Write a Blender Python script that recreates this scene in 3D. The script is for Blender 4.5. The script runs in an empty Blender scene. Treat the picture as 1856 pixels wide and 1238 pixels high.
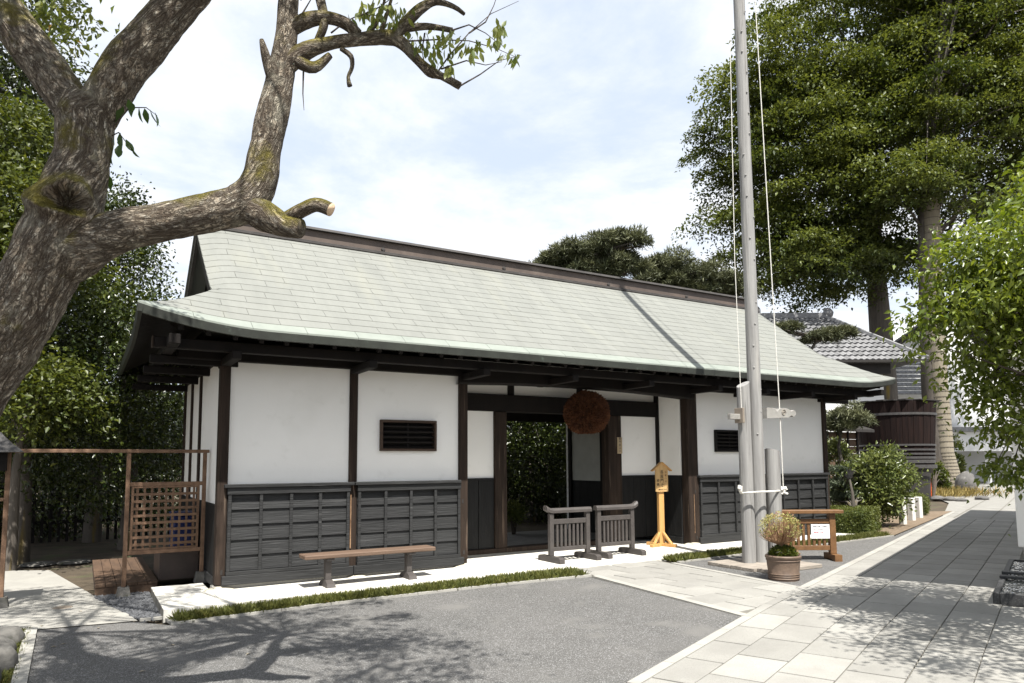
import bpy, math, random
import numpy as np
from mathutils import Vector, Matrix, noise
rnd = random.Random(7)
SC = bpy.context.scene
COL = SC.collection
PI = math.pi

# ------------------------------------------------------------------ camera
# X runs along the gatehouse front, Y away from the viewer, Z up (metres)
FPX, PITCH, ROLL, YAW = 1294.234, math.radians(5.2515), math.radians(-.35391), math.radians(30.9337)
CAM = Vector((-.16779, -9.60631, 1.49745)); SHY = 100.85
_fw = Vector((math.sin(YAW)*math.cos(PITCH), math.cos(YAW)*math.cos(PITCH), math.sin(PITCH)))
_r0 = Vector((math.cos(YAW), -math.sin(YAW), 0)); _u0 = _r0.cross(_fw)
CR = _r0*math.cos(ROLL)+_u0*math.sin(ROLL); CU = -_r0*math.sin(ROLL)+_u0*math.cos(ROLL)
cd = bpy.data.cameras.new('camera'); cam = bpy.data.objects.new('camera', cd); COL.objects.link(cam)
cd.sensor_width = 36; cd.lens = FPX/1856*36; cd.shift_y = SHY/1856; cd.clip_end = 2000
cam.matrix_world = Matrix(((CR.x, CU.x, -_fw.x, CAM.x), (CR.y, CU.y, -_fw.y, CAM.y), (CR.z, CU.z, -_fw.z, CAM.z), (0, 0, 0, 1)))
SC.camera = cam
def ray(x, y): return CR*((x-928)/FPX)-CU*((y-619-SHY)/FPX)+_fw
def dep(x, y, t): return CAM+ray(x, y)*t
def onZ(x, y, z): d = ray(x, y); return CAM+d*((z-CAM.z)/d.z)

# ------------------------------------------------------------------ light
SUN_EL = math.radians(61); SUN_AZ = Vector((.225, .974, 0)).normalized()   # the way the light travels in plan
travel = Vector((SUN_AZ.x*math.cos(SUN_EL), SUN_AZ.y*math.cos(SUN_EL), -math.sin(SUN_EL)))
W = bpy.data.worlds.new('World'); SC.world = W; W.use_nodes = True
nt = W.node_tree; nt.nodes.clear(); N = nt.nodes.new; L = nt.links.new
out = N('ShaderNodeOutputWorld'); bg = N('ShaderNodeBackground'); bg.inputs[1].default_value = .064
sky = N('ShaderNodeTexSky'); sky.sky_type = 'NISHITA'; sky.sun_disc = False
sky.sun_elevation = SUN_EL; sky.sun_rotation = math.atan2(-SUN_AZ.x, -SUN_AZ.y)
sky.air_density = 1.0; sky.dust_density = 2.0; sky.ozone_density = 1.0
tc = N('ShaderNodeTexCoord'); sep = N('ShaderNodeSeparateXYZ'); L(tc.outputs['Generated'], sep.inputs[0])
def math_(op, a, b=None, c=None):
    m = N('ShaderNodeMath'); m.operation = op
    for i, v in enumerate((a, b, c)):
        if v is None: continue
        if isinstance(v, (int, float)): m.inputs[i].default_value = v
        else: L(v, m.inputs[i])
    return m.outputs[0]
zz = math_('MAXIMUM', math_('ADD', sep.outputs[2], .12), .05)
cmb = N('ShaderNodeCombineXYZ'); L(math_('DIVIDE', sep.outputs[0], zz), cmb.inputs[0]); L(math_('DIVIDE', sep.outputs[1], zz), cmb.inputs[1])
n1 = N('ShaderNodeTexNoise'); n1.inputs['Scale'].default_value = 1.15; n1.inputs['Detail'].default_value = 9; n1.inputs['Roughness'].default_value = .62
n1.inputs['Distortion'].default_value = .35; L(cmb.outputs[0], n1.inputs['Vector'])
n2 = N('ShaderNodeTexNoise'); n2.inputs['Scale'].default_value = 3.6; n2.inputs['Detail'].default_value = 7; n2.inputs['Roughness'].default_value = .6; L(cmb.outputs[0], n2.inputs['Vector'])
cl = math_('ADD', math_('MULTIPLY', n1.outputs[0], .72), math_('MULTIPLY', n2.outputs[0], .28))
mr = N('ShaderNodeMapRange'); mr.interpolation_type = 'SMOOTHSTEP'; mr.inputs['From Min'].default_value = .36; mr.inputs['From Max'].default_value = .62
mr.inputs['To Min'].default_value = .12; mr.inputs['To Max'].default_value = .97; L(cl, mr.inputs['Value'])
hz = N('ShaderNodeMix'); hz.data_type = 'RGBA'; hz.inputs[0].default_value = .72; L(sky.outputs[0], hz.inputs[6]); hz.inputs[7].default_value = (5.3, 6.1, 7.35, 1)   # thin high haze
mx = N('ShaderNodeMix'); mx.data_type = 'RGBA'; L(mr.outputs[0], mx.inputs[0]); L(hz.outputs[2], mx.inputs[6]); mx.inputs[7].default_value = (7.2, 7.3, 7.5, 1)
L(mx.outputs[2], bg.inputs[0]); L(bg.outputs[0], out.inputs[0])
sl = bpy.data.lights.new('sun', 'SUN'); so = bpy.data.objects.new('sun', sl); COL.objects.link(so)
sl.energy = 4.2; sl.angle = math.radians(.53); sl.color = (1, .965, .9)
so.rotation_euler = travel.to_track_quat('-Z', 'Y').to_euler(); so.location = (0, -10, 30)
vs = SC.view_settings; vs.view_transform = 'Standard'; vs.look = 'None'; vs.exposure = 1.34; vs.gamma = 1; vs.use_curve_mapping = False
SC.cycles.max_bounces = 7; SC.cycles.diffuse_bounces = 4; SC.cycles.glossy_bounces = 3; SC.cycles.transmission_bounces = 4
SC.cycles.sample_clamp_indirect = 8

# ------------------------------------------------------------------ materials
MATS = {}
def mat(name, c1, c2=None, scale=4, rough=.75, bump=.15, bscale=None, stretch=(1, 1, 1), rv=0, spec=.3, metal=0, coord='Object', detail=6, spots=None, dist=.02, lo=.35, hi=.65):
    m = bpy.data.materials.new(name); m.use_nodes = True; t = m.node_tree; t.nodes.clear(); n = t.nodes.new; l = t.links.new
    o = n('ShaderNodeOutputMaterial'); p = n('ShaderNodeBsdfPrincipled'); l(p.outputs[0], o.inputs[0])
    p.inputs['Roughness'].default_value = rough; p.inputs['Metallic'].default_value = metal; p.inputs['Specular IOR Level'].default_value = spec
    c2 = c2 or tuple(v*.8 for v in c1)
    co = n('ShaderNodeTexCoord'); mp = n('ShaderNodeMapping'); mp.inputs['Scale'].default_value = stretch; l(co.outputs[coord], mp.inputs[0])
    nz = n('ShaderNodeTexNoise'); nz.inputs['Scale'].default_value = scale; nz.inputs['Detail'].default_value = detail; nz.inputs['Roughness'].default_value = .6; l(mp.outputs[0], nz.inputs[0])
    r = n('ShaderNodeMapRange'); r.inputs['From Min'].default_value = lo; r.inputs['From Max'].default_value = hi; l(nz.outputs[0], r.inputs['Value'])
    mix = n('ShaderNodeMix'); mix.data_type = 'RGBA'; l(r.outputs[0], mix.inputs[0]); mix.inputs[6].default_value = (*c1, 1); mix.inputs[7].default_value = (*c2, 1)
    colr = mix.outputs[2]
    if spots:   # (colour, scale, low, high): stains, lichen, aggregate with a shape of their own
        for (sc_, ss, a, b, kind) in spots:
            if kind == 'v':
                s = n('ShaderNodeTexVoronoi'); s.inputs['Scale'].default_value = ss; l(mp.outputs[0], s.inputs['Vector']); sp = n('ShaderNodeSeparateColor'); l(s.outputs['Color'], sp.inputs[0]); val = sp.outputs[0]
            else:
                s = n('ShaderNodeTexNoise'); s.inputs['Scale'].default_value = ss; s.inputs['Detail'].default_value = 5; l(mp.outputs[0], s.inputs['Vector']); val = s.outputs[0]
            q = n('ShaderNodeMapRange'); q.inputs['From Min'].default_value = a; q.inputs['From Max'].default_value = b; l(val, q.inputs['Value'])
            mi = n('ShaderNodeMix'); mi.data_type = 'RGBA'; l(q.outputs[0], mi.inputs[0]); l(colr, mi.inputs[6]); mi.inputs[7].default_value = (*sc_, 1); colr = mi.outputs[2]
    if rv:
        oi = n('ShaderNodeObjectInfo'); q = n('ShaderNodeMapRange'); q.inputs['To Min'].default_value = 1-rv; q.inputs['To Max'].default_value = 1+rv; l(oi.outputs['Random'], q.inputs['Value'])
        hs = n('ShaderNodeHueSaturation'); l(q.outputs[0], hs.inputs['Value']); l(colr, hs.inputs['Color']); colr = hs.outputs[0]
    l(colr, p.inputs['Base Color'])
    if bump:
        b2 = n('ShaderNodeTexNoise'); b2.inputs['Scale'].default_value = bscale or scale*4; b2.inputs['Detail'].default_value = 6; l(mp.outputs[0], b2.inputs[0])
        bp = n('ShaderNodeBump'); bp.inputs['Strength'].default_value = bump; bp.inputs['Distance'].default_value = dist; l(b2.outputs[0], bp.inputs['Height']); l(bp.outputs[0], p.inputs['Normal'])
    MATS[name] = m; return m
mat('plaster', (.89, .875, .84), (.86, .845, .81), scale=1.3, rough=.9, bump=.06, bscale=30, spec=.1, spots=[((.78, .765, .72), .9, .60, .9, 'n'), ((.80, .785, .745), 5, .62, .8, 'n')])
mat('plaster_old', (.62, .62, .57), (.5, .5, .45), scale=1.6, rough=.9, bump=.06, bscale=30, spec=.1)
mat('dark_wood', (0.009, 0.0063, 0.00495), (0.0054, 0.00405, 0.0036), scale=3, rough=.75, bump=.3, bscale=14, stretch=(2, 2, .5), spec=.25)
mat('post_wood', (0.0391, 0.02635, 0.01955), (0.0187, 0.01275, 0.00935), scale=4, rough=.8, bump=.5, bscale=16, stretch=(3.5, 3.5, .25), spec=.2, spots=[((0.1105, 0.08075, 0.0595), 5, .60, .75, 'n')])
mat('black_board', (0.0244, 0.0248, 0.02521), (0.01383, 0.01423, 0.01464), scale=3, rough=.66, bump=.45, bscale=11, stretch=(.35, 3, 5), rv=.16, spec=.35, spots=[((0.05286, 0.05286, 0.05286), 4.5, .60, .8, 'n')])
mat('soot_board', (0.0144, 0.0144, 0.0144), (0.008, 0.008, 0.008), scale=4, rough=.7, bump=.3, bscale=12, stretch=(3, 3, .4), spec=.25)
mat('raw_split', (.42, .27, .16), (.16, .09, .05), scale=9, rough=.9, bump=.5, stretch=(3, 3, .5))
mat('copper', (0.1859, 0.1899, 0.1731), (0.1633, 0.1675, 0.153), scale=2.0, rough=.62, bump=.10, bscale=14, stretch=(2.4, .45, .45), rv=.032, spec=.35, spots=[((0.1981, 0.1998, 0.1716), 1.1, .56, .8, 'n'), ((0.1376, 0.146, 0.1345), 6, .66, .85, 'n')])
mat('copper_edge', (0.2206, 0.2399, 0.2128), (0.1858, 0.2051, 0.1819), scale=3, rough=.6, bump=.05, rv=.04, spec=.35)
mat('fascia', (.040, .044, .037), (.028, .03, .026), scale=5, rough=.6, bump=.1, spec=.3, spots=[((.085, .11, .09), 7, .66, .8, 'n')])
mat('ridge_brown', (0.1062, 0.0816, 0.068), (0.0765, 0.0595, 0.051), scale=2.5, rough=.55, bump=.08, spec=.35, spots=[((0.1615, 0.1318, 0.1105), 3, .6, .8, 'n')])
mat('ridge_dark', (.055, .05, .047), (.035, .032, .03), scale=4, rough=.6, bump=.1)
mat('granite', (0.287, 0.2792, 0.2565), (0.2383, 0.2309, 0.2125), scale=2.0, rough=.85, bump=.12, bscale=120, rv=.12, spec=.25, dist=.004, spots=[((0.2016, 0.1955, 0.1801), 240, .72, .98, 'v'), ((0.226, 0.2168, 0.1955), 3.2, .60, .85, 'n')])
mat('granite_kerb', (0.322, 0.3123, 0.2834), (0.2769, 0.2673, 0.2447), scale=4, rough=.85, bump=.2, bscale=80, rv=.05, dist=.005, spots=[((0.2705, 0.2576, 0.2318), 200, .78, 1, 'v')])
mat('granite_slab', (0.6051, 0.5856, 0.5368), (0.5368, 0.5173, 0.4685), scale=2.0, rough=.85, bump=.12, bscale=120, rv=.05, spec=.25, dist=.004, spots=[((0.4685, 0.4538, 0.4197), 240, .75, .98, 'v'), ((0.488, 0.4734, 0.4294), 3.2, .60, .85, 'n')])
mat('joint', (.20, .185, .16), (.12, .115, .1), scale=8, rough=.95, bump=.2)
mat('asphalt', (0.103, 0.09928, 0.09473), (0.08357, 0.08134, 0.0776), scale=1.2, rough=.9, bump=.6, bscale=130, dist=.008, spec=.3, spots=[((0.2388, 0.2373, 0.2351), 150, .72, .92, 'v'), ((0.04477, 0.04477, 0.04477), 170, .80, .98, 'v'), ((0.1157, 0.1119, 0.1067), .5, .55, .8, 'n'), ((0.1411, 0.1365, 0.1292), 1.6, .58, .72, 'n'), ((0.07735, 0.07553, 0.0728), 2.7, .66, .8, 'n')])
mat('earth', (.085, .066, .045), (.05, .04, .028), scale=3, rough=.95, bump=.5, bscale=25, spots=[((.06, .075, .03), 2, .55, .75, 'n')])
mat('soil_bed', (.19, .145, .10), (.13, .095, .065), scale=6, rough=.95, bump=.5, bscale=40)
mat('floor_slab', (.22, .21, .19), (.16, .15, .14), scale=3, rough=.85, bump=.1)
mat('pole_wood', (.285, .28, .27), (.205, .20, .195), scale=5, rough=.7, bump=.5, bscale=9, stretch=(4, 4, .22), spec=.3, spots=[((.36, .345, .315), 3, .58, .8, 'n'), ((.12, .112, .103), 7, .60, .74, 'n')])
mat('grey_plank', (.30, .265, .225), (.2, .175, .15), scale=5, rough=.8, bump=.4, stretch=(.4, 3, 3))
mat('bench_seat', (0.1498, 0.09877, 0.06885), (0.09563, 0.06247, 0.04462), scale=5, rough=.65, bump=.4, bscale=12, stretch=(.35, 4, 4))
mat('charcoal', (0.07055, 0.06205, 0.0578), (0.0527, 0.04675, 0.0442), scale=6, rough=.55, bump=.12, bscale=20, spec=.35)
mat('sign_wood', (0.527, 0.306, 0.1105), (0.442, 0.238, 0.08075), scale=5, rough=.5, bump=.1, stretch=(4, 4, .3), spec=.4)
mat('sign_face', (0.544, 0.357, 0.1615), (0.476, 0.2975, 0.1275), scale=6, rough=.55, bump=.05, stretch=(5, 5, .3))
mat('plaque', (.46, .36, .23), (.38, .29, .18), scale=8, rough=.6, bump=.05)
mat('notice_wood', (0.1742, 0.08925, 0.0357), (0.119, 0.0595, 0.0255), scale=5, rough=.5, bump=.2, bscale=14, stretch=(2, 2, 2), spec=.4)
mat('ink', (.02, .018, .016), rough=.6, bump=0); mat('red_ink', (.5, .03, .04), rough=.6, bump=0); mat('paper', (.82, .82, .84), (.78, .78, .8), rough=.4, bump=0)
mat('lattice', (0.204, 0.1243, 0.0782), (0.1292, 0.07675, 0.04848), scale=6, rough=.8, bump=.3, stretch=(2, 2, 2), rv=.12)
mat('deck', (0.1054, 0.06582, 0.04199), (0.068, 0.04338, 0.02907), scale=4, rough=.75, bump=.3, stretch=(3, .4, 3), rv=.08)
mat('steel_brown', (.075, .052, .042), (.05, .036, .03), scale=4, rough=.5, bump=.08, spec=.4)
mat('blue_plastic', (.012, .022, .10), (.01, .018, .08), rough=.45, bump=0)
mat('gravel', (.115, .118, .125), (.06, .062, .067), scale=30, rough=.85, bump=.1, lo=.3, hi=.7)
mat('field_stone', (0.126, 0.1197, 0.1092), (0.0714, 0.0693, 0.0651), scale=5, rough=.9, bump=.6, bscale=18, rv=.15, spots=[((0.042, 0.0483, 0.0168), 3, .58, .7, 'n'), ((0.1764, 0.1722, 0.1596), 9, .62, .75, 'n')])
mat('base_stone', (.50, .46, .37), (.40, .37, .30), scale=9, rough=.9, bump=.4, bscale=40)
mat('terracotta', (0.1445, 0.1003, 0.07225), (0.09775, 0.068, 0.051), scale=7, rough=.6, bump=.2, spec=.35, spots=[((0.204, 0.1487, 0.1105), 8, .6, .78, 'n')])
mat('rope', (.75, .73, .68), (.62, .6, .55), scale=60, rough=.9, bump=.4)
mat('carved', (.30, .29, .268), (.23, .222, .205), scale=8, rough=.7, bump=.15)
mat('metal_box', (.25, .21, .17), (.2, .17, .14), rough=.5, bump=0)
mat('vat', (0.0168, 0.0092, 0.0076), (0.0096, 0.006, 0.0056), scale=4, rough=.85, bump=.3, stretch=(4, 4, .2), rv=.12, spec=.12)
mat('hoop', (.06, .056, .054), (.04, .038, .037), scale=9, rough=.55, bump=.2)
mat('orange', (.85, .10, .015), (.75, .08, .012), rough=.45, bump=0)
mat('tile', (0.216, 0.216, 0.22), (0.152, 0.152, 0.156), scale=9, rough=.45, bump=.12, rv=.22, spec=.5, spots=[((0.336, 0.336, 0.336), 6, .6, .8, 'n')])
mat('far_white', (.72, .72, .71), (.65, .65, .64), scale=.6, rough=.9, bump=.03)
mat('far_dark', (.03, .027, .025), rough=.8, bump=.05)
mat('far_wood', (0.112, 0.072, 0.044), (0.072, 0.044, 0.0288), scale=3, rough=.8, bump=.2, stretch=(.5, .5, 4), rv=.1)
mat('bollard', (.62, .61, .58), (.54, .53, .5), scale=7, rough=.85, bump=.2)
mat('boulder', (0.126, 0.12, 0.114), (0.084, 0.081, 0.078), scale=4, rough=.9, bump=.6, bscale=9, spots=[((0.192, 0.186, 0.174), 5, .58, .72, 'n')])
mat('straw', (0.272, 0.238, 0.1836), (0.2176, 0.1904, 0.1428), scale=5, rough=.9, bump=.5, stretch=(6, 6, .3))
mat('far_bark', (.115, .10, .085), (.075, .066, .057), scale=3, rough=.9, bump=.6, bscale=8, stretch=(3, 3, .3), spots=[((.19, .135, .02), .8, .62, .72, 'n')])
mat('twig', (.075, .06, .048), (.05, .04, .033), scale=12, rough=.9, bump=.3)
mat('cedar_ball', (.13, .05, .02), (.075, .03, .013), scale=6, rough=.9, bump=.3, lo=.3, hi=.7)
mat('cut_wood', (.62, .47, .32), (.5, .36, .24), scale=9, rough=.8, bump=.2)
mat('basin_stone', (.045, .046, .047), (.03, .03, .031), scale=20, rough=.5, bump=.1, spots=[((.09, .09, .09), 120, .85, 1, 'v')])

def water_mat():
    m = bpy.data.materials.new('water'); m.use_nodes = True; t = m.node_tree; p = t.nodes['Principled BSDF']
    p.inputs['Base Color'].default_value = (.02, .022, .022, 1); p.inputs['Roughness'].default_value = .05
    co = t.nodes.new('ShaderNodeTexCoord'); nz = t.nodes.new('ShaderNodeTexNoise'); nz.inputs['Scale'].default_value = 17; nz.inputs['Detail'].default_value = 1.5
    bp = t.nodes.new('ShaderNodeBump'); bp.inputs['Strength'].default_value = 1; bp.inputs['Distance'].default_value = .03
    t.links.new(co.outputs['Object'], nz.inputs[0]); t.links.new(nz.outputs[0], bp.inputs['Height']); t.links.new(bp.outputs[0], p.inputs['Normal']); MATS['water'] = m
water_mat()

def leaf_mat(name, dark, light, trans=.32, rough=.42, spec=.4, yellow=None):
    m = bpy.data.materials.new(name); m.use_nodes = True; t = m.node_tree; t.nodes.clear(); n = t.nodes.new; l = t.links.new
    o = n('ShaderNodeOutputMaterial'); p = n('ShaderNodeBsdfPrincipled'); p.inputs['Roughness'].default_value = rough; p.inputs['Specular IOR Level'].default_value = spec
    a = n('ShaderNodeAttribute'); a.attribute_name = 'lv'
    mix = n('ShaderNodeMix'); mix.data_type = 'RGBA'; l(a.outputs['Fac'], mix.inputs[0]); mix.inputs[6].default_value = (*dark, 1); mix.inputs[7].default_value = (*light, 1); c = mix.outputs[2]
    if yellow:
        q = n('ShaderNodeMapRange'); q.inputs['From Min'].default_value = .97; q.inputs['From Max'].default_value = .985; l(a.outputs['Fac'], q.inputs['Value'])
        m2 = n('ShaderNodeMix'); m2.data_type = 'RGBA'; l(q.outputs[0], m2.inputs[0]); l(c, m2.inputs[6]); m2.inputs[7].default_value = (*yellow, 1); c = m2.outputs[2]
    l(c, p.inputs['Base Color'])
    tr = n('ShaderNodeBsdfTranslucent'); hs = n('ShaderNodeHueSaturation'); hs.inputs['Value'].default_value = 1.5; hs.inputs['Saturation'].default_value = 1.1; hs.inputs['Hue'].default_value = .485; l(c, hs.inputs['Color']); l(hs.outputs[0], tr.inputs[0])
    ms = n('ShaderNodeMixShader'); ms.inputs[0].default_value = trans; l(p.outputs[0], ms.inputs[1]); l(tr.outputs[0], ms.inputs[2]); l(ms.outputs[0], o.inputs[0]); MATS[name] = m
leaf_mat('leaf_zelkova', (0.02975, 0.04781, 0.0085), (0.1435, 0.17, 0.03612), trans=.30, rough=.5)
leaf_mat('leaf_camellia', (0.01105, 0.02295, 0.00425), (0.0595, 0.0765, 0.0136), trans=.18, rough=.3, spec=.5)
leaf_mat('leaf_yellowgreen', (0.034, 0.0527, 0.0085), (0.102, 0.119, 0.0221), trans=.35, rough=.42)
leaf_mat('leaf_cherry', (.09, .13, .025), (.20, .22, .055), trans=.4, rough=.45, yellow=(.4, .26, .05))
leaf_mat('leaf_cherry_dark', (.035, .07, .014), (.06, .11, .025), trans=.35, rough=.4)
leaf_mat('leaf_bright', (0.06713, 0.1033, 0.01136), (0.1705, 0.2117, 0.03305), trans=.38, rough=.35, spec=.5)
leaf_mat('leaf_pine', (0.03825, 0.04845, 0.0204), (0.1403, 0.1462, 0.0697), trans=.1, rough=.55)
leaf_mat('leaf_bluepine', (0.03825, 0.0561, 0.0289), (0.1275, 0.153, 0.0935), trans=.1, rough=.55)
leaf_mat('leaf_shrub', (0.051, 0.0765, 0.017), (0.17, 0.1955, 0.0595), trans=.25, rough=.3, spec=.55)
leaf_mat('leaf_hedge', (0.0425, 0.06375, 0.0119), (0.136, 0.153, 0.034), trans=.25, rough=.5)
leaf_mat('leaf_azalea', (.16, .16, .04), (.40, .37, .14), trans=.3, rough=.5, yellow=(.4, .2, .12))
leaf_mat('leaf_dry', (.22, .15, .08), (.36, .26, .15), trans=.2, rough=.7)
leaf_mat('grass', (0.051, 0.068, 0.01275), (0.1785, 0.1785, 0.04675), trans=.25, rough=.6, yellow=(0.255, 0.204, 0.0595))
leaf_mat('dry_grass', (.2, .16, .05), (.36, .28, .1), trans=.25, rough=.7)
leaf_mat('cedar_tip', (.055, .021, .009), (.17, .064, .023), trans=.05, rough=.85)

def bark_mat():
    m = bpy.data.materials.new('bark'); m.use_nodes = True; t = m.node_tree; n = t.nodes.new; l = t.links.new; p = t.nodes['Principled BSDF']
    p.inputs['Roughness'].default_value = .9; p.inputs['Specular IOR Level'].default_value = .2
    def mth(op, a, b=None, c=None):
        q = n('ShaderNodeMath'); q.operation = op
        for i, v in enumerate((a, b, c)):
            if v is None: continue
            if isinstance(v, (int, float)): q.inputs[i].default_value = v
            else: l(v, q.inputs[i])
        return q.outputs[0]
    def rng(v, a, b, c=0, d=1):
        q = n('ShaderNodeMapRange'); q.inputs['From Min'].default_value = a; q.inputs['From Max'].default_value = b; q.inputs['To Min'].default_value = c; q.inputs['To Max'].default_value = d; l(v, q.inputs['Value']); return q.outputs[0]
    def mixc(f, a, b):
        q = n('ShaderNodeMix'); q.data_type = 'RGBA'; l(f, q.inputs[0])
        for s, v in ((6, a), (7, b)):
            if isinstance(v, tuple): q.inputs[s].default_value = (*v, 1)
            else: l(v, q.inputs[s])
        return q.outputs[2]
    uv = n('ShaderNodeUVMap'); uv.uv_map = 'uv'
    def nz(scale, stretch, detail=6, dist=0, rough=.6):
        mp = n('ShaderNodeMapping'); mp.inputs['Scale'].default_value = (1, stretch, 1); l(uv.outputs[0], mp.inputs[0]); q = n('ShaderNodeTexNoise'); q.inputs['Scale'].default_value = scale; q.inputs['Detail'].default_value = detail; q.inputs['Distortion'].default_value = dist; q.inputs['Roughness'].default_value = rough; l(mp.outputs[0], q.inputs[0]); return q.outputs[0]
    f1 = mth('ABSOLUTE', mth('SUBTRACT', nz(20, .26, 5, .7), .5)); f2 = mth('ABSOLUTE', mth('SUBTRACT', nz(46, .45, 4, 1.1), .5))
    fis = mth('MINIMUM', rng(f1, .0, .085), mth('ADD', rng(f2, .0, .07), .18))
    mp = n('ShaderNodeMapping'); mp.inputs['Scale'].default_value = (1, .55, 1); l(uv.outputs[0], mp.inputs[0]); vo = n('ShaderNodeTexVoronoi'); vo.inputs['Scale'].default_value = 75; l(mp.outputs[0], vo.inputs['Vector']); sc = n('ShaderNodeSeparateColor'); l(vo.outputs['Color'], sc.inputs[0])
    flake = mth('MULTIPLY', rng(sc.outputs[0], .35, .95), rng(nz(30, .6, 3), .42, .6))
    base = mixc(rng(nz(9, .5, 7), .3, .7), (.225, .178, .13), (.38, .33, .26)); base = mixc(flake, base, (.56, .52, .44)); base = mixc(fis, (.07, .052, .039), base)
    ob = n('ShaderNodeTexCoord'); g = n('ShaderNodeNewGeometry'); sx = n('ShaderNodeSeparateXYZ'); l(g.outputs['Normal'], sx.inputs[0])
    def on_(scale, det=7):
        q = n('ShaderNodeTexNoise'); q.inputs['Scale'].default_value = scale; q.inputs['Detail'].default_value = det; q.inputs['Roughness'].default_value = .65; l(ob.outputs['Object'], q.inputs[0]); return q.outputs[0]
    lich = mth('MULTIPLY', rng(on_(5.5), .55, .68), .55); base = mixc(lich, base, (.42, .40, .32))
    moss = mth('MULTIPLY', rng(mth('MULTIPLY_ADD', sx.outputs[2], .20, on_(3.0)), .52, .66), .85); base = mixc(moss, base, (.18, .155, .025)); l(base, p.inputs['Base Color'])
    h = mth('ADD', mth('MULTIPLY', fis, 1.0), mth('ADD', mth('MULTIPLY', sc.outputs[1], .35), mth('MULTIPLY', nz(70, .6, 6), .7)))
    bp = n('ShaderNodeBump'); bp.inputs['Strength'].default_value = 1; bp.inputs['Distance'].default_value = .022; l(h, bp.inputs['Height']); l(bp.outputs[0], p.inputs['Normal'])
    MATS['bark'] = m
bark_mat()

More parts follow.
